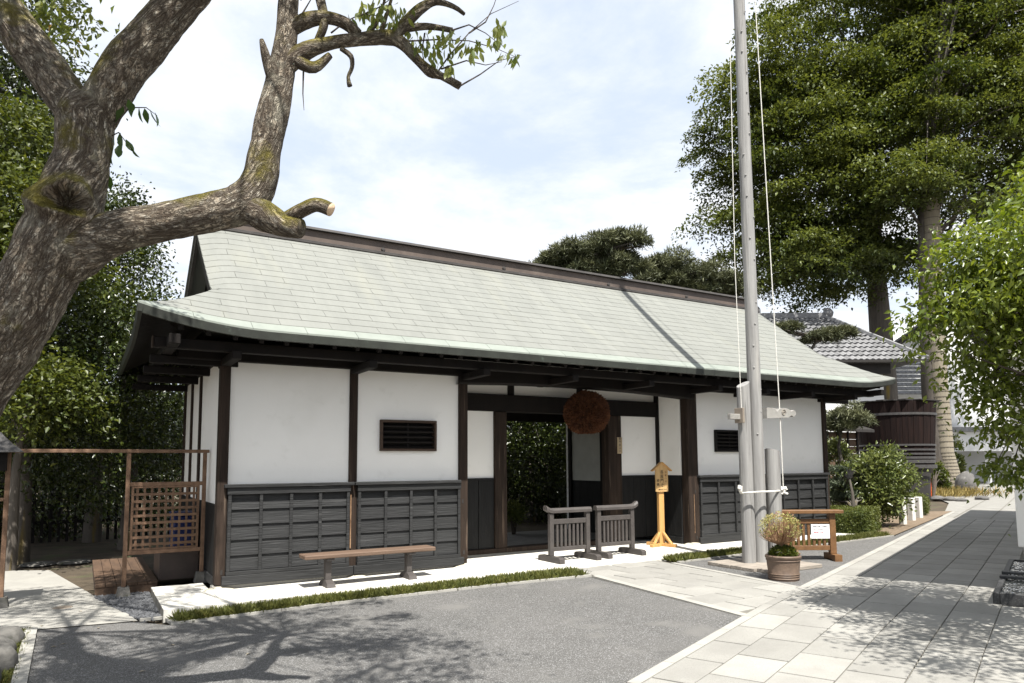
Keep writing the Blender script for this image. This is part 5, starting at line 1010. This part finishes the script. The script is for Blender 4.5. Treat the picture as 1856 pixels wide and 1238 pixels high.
def twig(pts, r0=.006, r1=.0015): MB().tube([dep(*p) for p in pts], [r0+(r1-r0)*i/(len(pts)-1) for i in range(len(pts))], 5, False).build('twig', 'twig', t)
for pts in ([(790, 135, 4.57), (815, 100, 4.6), (850, 60, 4.7), (890, 25, 4.8), (940, 2, 4.9)], [(835, 155, 4.6), (870, 135, 4.7), (905, 110, 4.8), (945, 100, 4.85)], [(770, 60, 4.6), (765, 90, 4.6), (768, 115, 4.6)], [(820, 55, 4.62), (850, 45, 4.7), (880, 60, 4.75), (905, 80, 4.8)], [(800, 125, 4.6), (845, 110, 4.7), (880, 118, 4.75), (910, 112, 4.8)], [(850, 60, 4.7), (880, 40, 4.75), (895, 10, 4.8), (905, -20, 4.8)],
            [(735, 75, 4.55), (790, 72, 4.62), (850, 74, 4.7), (900, 88, 4.76), (936, 104, 4.8)], [(650, 30, 4.5), (690, 12, 4.5), (730, -20, 4.55)], [(545, 0, 4.45), (570, -30, 4.5)], [(548, 25, 4.44), (560, 5, 4.45), (575, -20, 4.46)], [(550, 130, 4.4), (549, 170, 4.4), (551, 200, 4.4)], [(600, 60, 4.46), (625, 40, 4.46), (655, 25, 4.5), (690, 30, 4.5)], [(205, 230, 4.2), (235, 195, 4.2), (265, 195, 4.2), (285, 210, 4.2)], [(195, 250, 4.2), (215, 240, 4.2), (238, 270, 4.2)]): twig(pts)
def leafobj(p, d, L_, m, w=.42):
    d = d.normalized(); s = d.cross(Vector(unit(NR.normal(size=3)))).normalized(); nn = s.cross(d); V = [p]; F = []
    pr = ((.15, .45), (.4, 1), (.65, .85), (.85, .4))
    for f, ww in pr: c = p+d*L_*f-nn*L_*.18*f*f; V += [c+s*L_*w*.5*ww+nn*.1*L_*ww*w, c, c-s*L_*w*.5*ww+nn*.1*L_*ww*w]
    V.append(p+d*L_-nn*L_*.2); F += [(0, 2, 1), (0, 3, 2)]
    for i in range(3): b = 1+i*3; F += [(b, b+1, b+4, b+3), (b+1, b+2, b+5, b+4)]
    F += [(10, 11, 13), (11, 12, 13)]; mb = MB().add(V, F); o = mb.build('leaf', m, t, True); at = o.data.attributes.new('lv', 'FLOAT', 'POINT'); at.data.foreach_set('value', np.full(14, rnd.random()*.95, np.float32)); return o
for (x, y, dx, dy) in ((222, 188, -.2, 1), (240, 186, .0, 1), (252, 194, .1, 1), (262, 196, .1, 1), (272, 198, .3, 1), (280, 202, .5, 1), (212, 205, -.4, 1), (218, 240, -.2, 1), (206, 248, -.3, 1), (228, 252, .5, 1), (236, 264, .6, 1), (216, 262, .1, 1), (200, 255, -.1, 1), (198, 268, .0, 1), (192, 312, .2, 1), (232, 180, .3, .6)):
    leafobj(dep(x, y, 4.2), CR*dx-CU*dy+_fw*(rnd.random()-.5)*.8, .085+.03*rnd.random(), 'leaf_cherry_dark')
P_ = []
for (x, y, sx, sy, n) in ((700, 18, 38, 24, 70), (660, 20, 20, 22, 26), (730, 45, 25, 20, 20), (770, 78, 30, 16, 30), (800, 62, 30, 14, 26), (850, 85, 34, 14, 34), (900, 70, 16, 14, 22), (905, 48, 12, 10, 16), (925, 100, 16, 8, 14), (815, 120, 10, 14, 12), (790, 100, 20, 16, 20)):
    for i in range(n): P_.append((x+sx*rnd.gauss(0, .55), y+sy*rnd.gauss(0, .6)))
for (x, y) in P_[:290]: leafobj(dep(x, y, 4.6+.12*rnd.gauss(0, 1)), Vector((rnd.gauss(0, .45), rnd.gauss(0, .45), -1)), .055+.025*rnd.random(), 'leaf_cherry', .40)
# crown overhead: it throws the dappled shade on the yard
ctr = np.array([.1, -6.4, 6.4]); Pc, Ac, Cc, lv = crown_pts(ctr, (2.4, 1.9, 1.2), 100, 100, .32, flat=.6, shell=.3, seed=5); Pd, Ad, Cd, lvd = crown_pts((-1.3, -2.7, 6.5), (2.0, 1.7, .9), 70, 95, .34, flat=.6, shell=.3, seed=6); Pe, Ae, Ce, lve = crown_pts((-1.15, -7.15, 6.6), (1.0, 1.1, .7), 60, 100, .34, flat=.6, shell=.2, seed=16); Pc = np.concatenate([Pc, Pd, Pe]); lv = np.concatenate([lv, lvd, lve]); Cc = np.concatenate([Cc, Cd, Ce]); hole = lambda Q: np.linalg.norm(Q[:, :2]-(np.array([.26, -6.57])+(Q[:, 2:]-5.5)/2*np.array([-.26, -1.08])), axis=1); k = (Pc[:, 2] > 5.2) & (hole(Pc) > .62); Cc = Cc[hole(Cc) > .8]; br_ = MB()  # extra clumps added to shade the trunk, gap cut so sun reaches the limb
for j in range(0, len(Cc), 4): branches(br_, dep((-40, 500, 560)[j % 3], (-330, -300, -210)[j % 3], (4.6, 4.5, 4.55)[j % 3]), [Cc[j]], .03)
br_.build('upper_branches', 'twig', t, True); leaves('crown', Pc[k], .085, 'leaf_cherry', t, axis=np.array([0, 0, -.7]), up=.4, aspect=.45, lvb=lv[k])

# ------------------------------------------------------------------ right tree overhanging the path
t = thing('overhanging_tree', 'bright green leafy tree overhanging the paved path from the right', 'tree', (7.35, -7.2, gz(7)))
MB().tube([(7.35, -7.2, -.1), (7.3, -7.15, 1.2), (7.2, -7.0, 2.6), (7.0, -6.8, 3.6)], [.11, .085, .06, .03], 10).build('trunk', 'far_bark', t, True)
Ps, As, Ls = [], [], []; cs = []
for i, (x, y, tt, rx, ry, rz, nc) in enumerate(((1830, 440, 6.5, .50, .55, .36, 50), (1760, 465, 6.4, .28, .4, .24, 24), (1900, 560, 6.3, .6, .6, .6, 60), (1775, 600, 6.4, .38, .45, .30, 40), (1705, 575, 6.4, .20, .25, .13, 12), (1740, 530, 6.4, .28, .3, .24, 22), (1960, 520, 6.4, .8, .8, 1.0, 70), (1850, 740, 6.5, .40, .4, .35, 40), (1930, 800, 6.3, .5, .5, .5, 34), (1790, 690, 6.6, .22, .3, .2, 14), (1825, 850, 6.6, .16, .2, .14, 12), (2000, 300, 6.8, .7, .7, .4, 40), (1840, 540, 6.3, .4, .5, .35, 36))):
    c = dep(x, y, tt); P_, A_, C_, lv = crown_pts(tuple(c), (rx, ry, rz), nc, 34, .22, flat=.55, shell=.35, seed=40+i); Ps.append(P_); As.append(A_); Ls.append(lv); cs.append(C_)
for i, (c, r_, nc) in enumerate((((6.4, -7.6, 3.2), (1.0, .8, .6), 90), ((5.6, -8.3, 3.5), (.9, .7, .5), 70), ((7.4, -6.9, 3.6), (.9, .7, .5), 70))):
    P_, A_, C_, lv = crown_pts(c, r_, nc, 34, .24, flat=.55, shell=.3, seed=70+i); Ps.append(P_); As.append(A_); Ls.append(lv); cs.append(C_)
leaves('crown', np.concatenate(Ps), .066, 'leaf_bright', t, axis=np.concatenate(As)*.5+np.array([0, 0, -.55]), up=.62, aspect=.5, lvb=np.concatenate(Ls)); bm_ = MB(); C_ = np.concatenate(cs)
for j in range(0, len(C_), 5): branches(bm_, (7.3-.1*((j % 7)/7), -7.15+.2*((j % 5)/5), 1.3+2*((j*.37) % 1)), [C_[j]], .022)
bm_.build('branches', 'twig', t, True)

# ------------------------------------------------------------------ the two great zelkovas
def cr_(x, y, tt, rx, ry, rz, ns, per, c, **k): return dict(a=(tuple(dep(x, y, tt)), (rx, ry, rz), ns, per, c), k=dict(k), cu=1)
b1 = dep(1602, 800, 41); b1.z = 0
zt1 = [b1, dep(1598, 620, 41), dep(1588, 500, 41), dep(1580, 380, 41.5), dep(1570, 260, 42), dep(1560, 100, 42)]
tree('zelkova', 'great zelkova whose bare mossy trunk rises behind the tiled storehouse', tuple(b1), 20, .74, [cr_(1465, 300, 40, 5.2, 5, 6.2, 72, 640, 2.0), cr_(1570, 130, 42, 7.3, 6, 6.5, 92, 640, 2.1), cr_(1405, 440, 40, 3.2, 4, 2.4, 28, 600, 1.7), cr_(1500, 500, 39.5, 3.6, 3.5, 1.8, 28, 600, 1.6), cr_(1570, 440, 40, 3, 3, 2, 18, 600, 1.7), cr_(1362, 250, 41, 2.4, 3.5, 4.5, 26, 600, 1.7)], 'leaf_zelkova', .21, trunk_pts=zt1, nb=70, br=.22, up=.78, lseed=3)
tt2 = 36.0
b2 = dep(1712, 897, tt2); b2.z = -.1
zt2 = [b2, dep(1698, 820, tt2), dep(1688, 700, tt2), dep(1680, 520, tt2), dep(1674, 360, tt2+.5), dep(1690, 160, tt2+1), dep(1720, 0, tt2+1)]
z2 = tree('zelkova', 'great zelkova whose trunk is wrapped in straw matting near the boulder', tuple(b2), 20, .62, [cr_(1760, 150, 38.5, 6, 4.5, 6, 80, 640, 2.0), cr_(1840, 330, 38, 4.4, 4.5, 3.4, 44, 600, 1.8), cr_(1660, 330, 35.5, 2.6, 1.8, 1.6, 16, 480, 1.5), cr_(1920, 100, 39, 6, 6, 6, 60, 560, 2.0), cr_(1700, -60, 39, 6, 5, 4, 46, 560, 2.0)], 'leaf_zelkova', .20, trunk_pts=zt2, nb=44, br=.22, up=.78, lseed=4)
m = MB(); off_ = CR*.22-_fw*.2
ws = [Vector(p)+off_ for p in (zt2[0], zt2[1], zt2[2], zt2[3], zt2[4])]; m.tube(ws, [.62, .46, .44, .42, .40], 20, False); wr = m.build('straw_wrap', 'straw', z2, True)
for i in range(48):
    f = i/48*4; k = int(f); p = ws[k].lerp(ws[k+1], f-k); r = [.62, .46, .44, .42, .40][k]; r2 = [.62, .46, .44, .42, .40][k+1]; r = r+(r2-r)*(f-k)+.012; MB().tube([(p.x+r*math.cos(a*PI/10), p.y+r*math.sin(a*PI/10), p.z) for a in range(21)], .011, 5, False).build('rope_ring', 'far_bark', wr)
# dry grass at its foot
p = onG(1735, 900); n = 1800; x = p.x+NR.normal(size=n)*1.2; y = p.y+.8+NR.normal(size=n)*.8; o = leaves('ornamental_grass', np.stack([x, y, np.full(n, gz(20))], 1), .4, 'dry_grass', None, axis=np.array([0, 0, 1.4]), up=.1, aspect=.06, fold=.02, kind='stuff'); o['label'] = 'yellowish dry grass growing round the wrapped tree'; o['category'] = 'grass'

# ------------------------------------------------------------------ pines
def pine(name, label, base, pads, m, trunk, tr=.12, size=.11, per=70, group=None, dens=1.0):
    t = thing(name, label, 'pine', tuple(base), 0, group); mb = MB(); k = len(trunk); mb.tube(trunk, [tr*(1-.7*i/(k-1)) for i in range(k)], 9); mb.build('trunk', 'far_bark', t, True); Ps, Ax, Lv = [], [], []; bb = MB()
    for i, (c, rx, ry, rz) in enumerate(pads):
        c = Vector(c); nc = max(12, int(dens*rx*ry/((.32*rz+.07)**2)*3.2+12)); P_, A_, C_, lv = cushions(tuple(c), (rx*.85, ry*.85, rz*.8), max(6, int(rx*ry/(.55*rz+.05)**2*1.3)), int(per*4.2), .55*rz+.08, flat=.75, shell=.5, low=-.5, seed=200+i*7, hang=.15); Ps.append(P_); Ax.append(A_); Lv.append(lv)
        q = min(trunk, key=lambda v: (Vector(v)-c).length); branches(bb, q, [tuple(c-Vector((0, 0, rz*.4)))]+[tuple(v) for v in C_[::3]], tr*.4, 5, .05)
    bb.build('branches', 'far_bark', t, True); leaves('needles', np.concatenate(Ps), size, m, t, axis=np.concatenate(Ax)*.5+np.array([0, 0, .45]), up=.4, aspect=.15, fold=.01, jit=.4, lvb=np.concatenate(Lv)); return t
def pd(x, y, tt, rx, ry, rz): return (tuple(dep(x, y, tt)), rx*tt/FPX, ry*tt/FPX, rz*tt/FPX)
bp_ = dep(1130, 700, 20); bp_.z = 0
pine('pine', 'dark cloud pruned pine rising behind the roof ridge', bp_, [pd(1040, 468, 20, 62, 60, 26), pd(1115, 448, 20, 58, 60, 26), pd(1090, 480, 20.5, 60, 60, 22), pd(1010, 478, 20, 36, 40, 14), pd(1065, 497, 20, 56, 44, 16), pd(1140, 492, 20, 44, 40, 18), pd(990, 490, 20.3, 30, 34, 10)], 'leaf_pine', [bp_, dep(1110, 560, 20), dep(1120, 500, 20), dep(1100, 460, 20)], .18, .17, 80)
bp_ = dep(1250, 700, 21); bp_.z = 0
pine('pine', 'lighter pine with upright tufts behind the right end of the roof ridge', bp_, [pd(1200, 488, 21, 50, 50, 26), pd(1255, 505, 21, 44, 50, 26), pd(1305, 520, 21, 46, 50, 22), pd(1165, 490, 21.5, 30, 40, 22), pd(1190, 512, 21, 46, 40, 14), pd(1240, 524, 21, 46, 40, 16), pd(1285, 534, 21, 46, 40, 14), pd(1335, 530, 21, 34, 36, 16)], 'leaf_pine', [bp_, dep(1250, 600, 21), dep(1240, 540, 21), dep(1220, 500, 21)], .16, .17, 80)
bp_ = dep(1470, 860, 24); bp_.z = 0
pine('pine', 'flat padded pine showing in front of the tiled storehouse roof', bp_, [pd(1490, 616, 24, 40, 30, 13), pd(1520, 608, 24, 26, 26, 10), pd(1425, 600, 24, 24, 24, 11)], 'leaf_pine', [bp_, dep(1450, 720, 24), dep(1460, 650, 24), dep(1480, 618, 24)], .13, .17, 70)
bp_ = dep(1525, 900, 17.5); bp_.z = 0
pine('pine', 'small pine with a pale green top at the corner of the gatehouse', bp_, [pd(1525, 762, 17.5, 42, 40, 20), pd(1510, 780, 17.5, 26, 30, 14), pd(1545, 772, 17.6, 26, 26, 12)], 'leaf_pine', [bp_, dep(1530, 860, 17.5), dep(1520, 810, 17.5), dep(1527, 770, 17.5)], .07, .13, 60)
bp_ = onG(1550, 945)
pine('pine', 'low spreading blue green pine above the clipped hedge block', bp_, [pd(1538, 858, 17, 40, 30, 13), pd(1530, 884, 16.8, 42, 30, 12), pd(1558, 904, 16.6, 48, 26, 12), pd(1520, 906, 16.8, 22, 22, 10), pd(1578, 876, 17.2, 22, 22, 9)], 'leaf_bluepine', [bp_, dep(1548, 925, 15.5), dep(1545, 895, 15.5), dep(1540, 868, 15.6)], .06, .10, 70)
# shrubs and hedges
def bush(name, label, cx, cy, tt, wx, hy, n, m, size, base, group=None, cat='shrub', nc=60, shell=.6, asp=.45):
    c = dep(cx, cy, tt); k = tt/FPX; t = thing(name, label, cat, tuple(base), 0, group); P_, A_, C_, lv = crown_pts(tuple(c), (wx*k, wx*k, hy*k), nc, n//nc, .26*wx*k+.1, flat=.8, shell=shell, seed=int(cx)); P_ = P_[P_[:, 2] > base[2]]
    lv = lv[:len(P_)]; A_ = A_[:len(P_)]; leaves('foliage', P_, size, m, t, axis=A_*.6+np.array([0, 0, .35]), up=.4, aspect=asp, lvb=lv); mb = MB(); b = Vector(base)
    for j in range(0, len(C_), 4): branches(mb, tuple(b), [tuple(C_[j])], .03)
    mb.build('stems', 'twig', t, True); return t
bush('shrub', 'glossy rounded shrub with pale sunlit leaf tips beside the bollards', 1592, 872, 16.6, 46, 62, 7000, 'leaf_shrub', .10, onG(1592, 940), nc=90)
bush('shrub', 'light leaved shrub in the gap beside the small pine', 1515, 845, 18.5, 22, 60, 2500, 'leaf_shrub', .10, onG(1520, 935), nc=30)
bush('shrub', 'feathery yellow green bush in front of the wrapped tree', 1704, 872, 30.5, 12, 28, 1600, 'leaf_yellowgreen', .14, onG(1692, 906), nc=30)
bush('shrub', 'round green bush by the garage', 1728, 832, 40, 15, 34, 1500, 'leaf_hedge', .2, tuple(onG(1728, 885)), nc=24)
def hedge(label, c, hx, hy, h, n, rnd_=False):
    t = thing('hedge', label, 'hedge', tuple(c), math.atan2(D[1], D[0])); u = NR.random((n, 3))*2-1; f = NR.integers(0, 5, n)
    for i, (ax, s) in enumerate(((0, 1), (0, -1), (1, 1), (1, -1), (2, 1))): u[f == i, ax] = s
    if rnd_: d_ = unit(u)*1.25; u = np.clip(d_, -1, 1)
    wob = 1+.05*np.sin(u[:, :1]*5+u[:, 1:2]*3)+.04*NR.normal(size=(n, 1)); P_ = u*wob*np.array([hx, hy, h/2]); P_[:, 2] += h/2
    nrm_ = u*(np.abs(u) > .97); cs_, sn_ = D; 
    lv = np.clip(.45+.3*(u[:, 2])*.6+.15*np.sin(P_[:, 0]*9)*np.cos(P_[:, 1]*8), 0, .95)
    o = leaves('foliage', P_, .034, 'leaf_hedge', None, axis=nrm_*.9+np.array([0, 0, .3]), up=.3, aspect=.55, lvb=lv); o.parent = t
    core = MB().box(-hx*.9, hx*.9, -hy*.9, hy*.9, 0, h*.92, .08).build('core', 'leaf_hedge', t, world=False); return t
c1 = onG(1572, 967); hedge('clipped block of boxwood hedge beside the stone apron', (c1.x+.05, c1.y+.40, c1.z), .60, .42, .50, 15000)
c2 = onG(1668, 936); hedge('round clipped boxwood hedge behind the white bollards', (c2.x+.3, c2.y+.55, c2.z), .45, .5, .58, 9000, True)

# ------------------------------------------------------------------ dark garden trees on the left and behind the passage
def gt(x, y, tt, rx, ry, rz, nc, per=70, c=.6, **k): return dict(a=(tuple(dep(x, y, tt)), (rx, ry, rz), nc, per, c), k=dict(flat=.6, **k))
def gb(x, tt): p = dep(x, 900, tt); return (p.x, p.y, -.2)
tree('evergreen_tree', 'dark evergreen tree with sunlit leaves pressed against the gatehouse eave', gb(235, 14.5), 4.6, .14, [gt(225, 690, 13.4, 1.25, 1.5, 1.3, 130), gt(255, 590, 14.2, .85, 1.1, .75, 70), gt(150, 770, 13.2, 1.3, 1.2, 1.3, 110), gt(290, 760, 15.5, 1.0, 1, 1.2, 70), gt(255, 850, 16, 1.4, 1, 1.1, 60)], 'leaf_camellia', .085, group=None, lseed=21)
tree('evergreen_tree', 'dark evergreen tree with a thin outreaching spray above the mossy limb', gb(170, 16), 6.5, .15, [gt(175, 460, 15, 1.0, 1.2, 1.15, 100), gt(240, 455, 15.4, .5, .6, .4, 22, 50, .45), gt(200, 370, 15.5, .55, .8, .6, 40), gt(120, 560, 14.5, 1.1, 1.2, 1.1, 90)], 'leaf_camellia', .085, lseed=22)
tree('evergreen_tree', 'yellow green leafy tree seen through the fork of the old tree', gb(40, 12.5), 6, .13, [gt(40, 370, 12, .9, 1.0, .7, 90, 60, .5), gt(20, 250, 12.5, .7, .9, .7, 60, 60, .5), gt(60, 470, 12, .9, 1, .6, 70, 60, .5), gt(-40, 520, 12, 1, 1, 1.2, 60, 60, .5)], 'leaf_yellowgreen', .10, lseed=23)
tree('evergreen_tree', 'tall dark tree whose edge shows in the upper left corner, with added shade crowns', gb(0, 17), 12, .2, [gt(40, 60, 17, 1.1, 1.5, 2.4, 130), gt(-40, 200, 17, 1.6, 1.5, 1.8, 90), dict(a=((-5.0, 4.8, 6.6), (2.6, 2.4, 1.6), 130, 80, .7), k=dict(flat=.6)), dict(a=((-5.2, 1.2, 7.4), (2.6, 2.4, 1.4), 130, 80, .7), k=dict(flat=.6))], 'leaf_camellia', .10, lseed=24)  # last two crowns added to cast shade over the garden
tree('evergreen_tree', 'shaded evergreen tree low behind the timber rail, with an added shade canopy', gb(100, 17.5), 4, .16, [gt(90, 850, 17, 2.2, 1.5, 1.6, 120), gt(20, 700, 15.5, 1.6, 1.5, 1.8, 120), gt(-60, 850, 16, 2, 1.5, 2, 90), gt(220, 900, 20, 2.4, 1.5, 1.6, 90), dict(a=((-3.2, 9.0, 4.7), (4.2, 4.2, .9), 260, 60, .8), k=dict(flat=.5)), dict(a=((-8.5, 6.0, 4.0), (3, 5, 2.2), 180, 60, .8), k=dict(flat=.6))], 'leaf_camellia', .10, lseed=25)  # last two crowns added as a canopy blocking sky light over the garden
tree('evergreen_tree', 'pale trunked small tree leaning behind the timber rail', gb(25, 11.5), 3.2, .09, [gt(40, 720, 11.4, .9, .8, .5, 46, 60, .45), gt(90, 680, 11.4, .5, .6, .35, 22, 60, .45)], 'leaf_yellowgreen', .10, lseed=26, trunk_pts=[Vector(gb(22, 11.5)), dep(28, 860, 11.5), dep(40, 770, 11.5), dep(75, 720, 11.5)])
for i, (x, y, tt, lab) in enumerate(((960, 800, 19, 'dark garden tree framed in the gateway with glinting leaves'), (1000, 830, 20, 'dim garden tree farther back through the gateway'), (880, 780, 19, 'dim garden tree behind the left side of the gateway'), (1080, 780, 21, 'dim garden tree behind the right side of the gateway'))):
    tree('garden_tree', lab, gb(x, tt), 3.5, .15, [gt(x, y, tt, 1.6, 1.4, 1.6, 120), gt(x+20, y+70, tt+1, 1.8, 1.4, 1.2, 90), gt(x-10, y-110, tt, 1.8, 1.5, 1.0, 80)], 'leaf_camellia', .09, lseed=30+i)
bush('shrub', 'small yellow green clipped bush seen through the gateway', 930, 925, 15.2, 16, 14, 2200, 'leaf_hedge', .05, (dep(930, 950, 15.2).x, dep(930, 950, 15.2).y, -.2), nc=30)
t = thing('garden_fence', 'dark wooden picket fence deep in the shaded garden', 'fence', (-1.5, 9.5, -.2))
for i in range(40): x = -4.6+i*.16; MB().box(x, x+.06, 9.5, 9.53, -.2, 1.15).build('picket', 'dark_wood', t)
for z in (.2, .95): MB().box(-4.7, 1.9, 9.535, 9.57, z, z+.07).build('rail', 'dark_wood', t)
for i, (x, y) in enumerate(((70, 1022), (135, 1018))):
    p = onG(x, y); o = MB().lathe([(0, .03), (.24, .028), (.28, .0)], 16, (p.x, p.y, p.z-.01)).build('stepping_stone', 'field_stone'); tag(o, 'flat round stepping stone in the shaded garden soil', 'stone', 'stepping stones')
# a wood closing the view far behind
far = []
for i in range(26):
    a = -70+i*9+NR.random()*4; far.append((a, 60+14*NR.random(), 2.2))
Pw, Aw = [], []
for x, y, z in far: P_, A_, C_, lv = crown_pts((x, y, z), (6, 4, 3.2), 40, 40, 1.4, seed=int(x*3+500)); Pw.append(P_); Aw.append(A_)
o = leaves('far_wood', np.concatenate(Pw), .5, 'leaf_camellia', None, axis=np.concatenate(Aw)*.5, up=.5, aspect=.6, kind='stuff'); o['label'] = 'belt of dark trees far behind the buildings'; o['category'] = 'wood'

tk, ta = [], []
for i in range(58):
    x = -15+i*.58+rnd.gauss(0, .3); y = 15.5+3.5*rnd.random()+(.0 if x < 5 else 1.5); zc = 1.2+2.6*rnd.random()
    P_, A_, C_, lv = crown_pts((x, y, zc), (1.3, 1.0, 1.5), 34, 40, .7, shell=.4, seed=900+i); tk.append(P_); ta.append(A_)
o = leaves('garden_thicket', np.concatenate(tk), .17, 'leaf_camellia', None, axis=np.concatenate(ta)*.5, up=.5, aspect=.6, kind='stuff'); o['label'] = 'dense dark thicket closing off the shaded garden'; o['category'] = 'thicket'
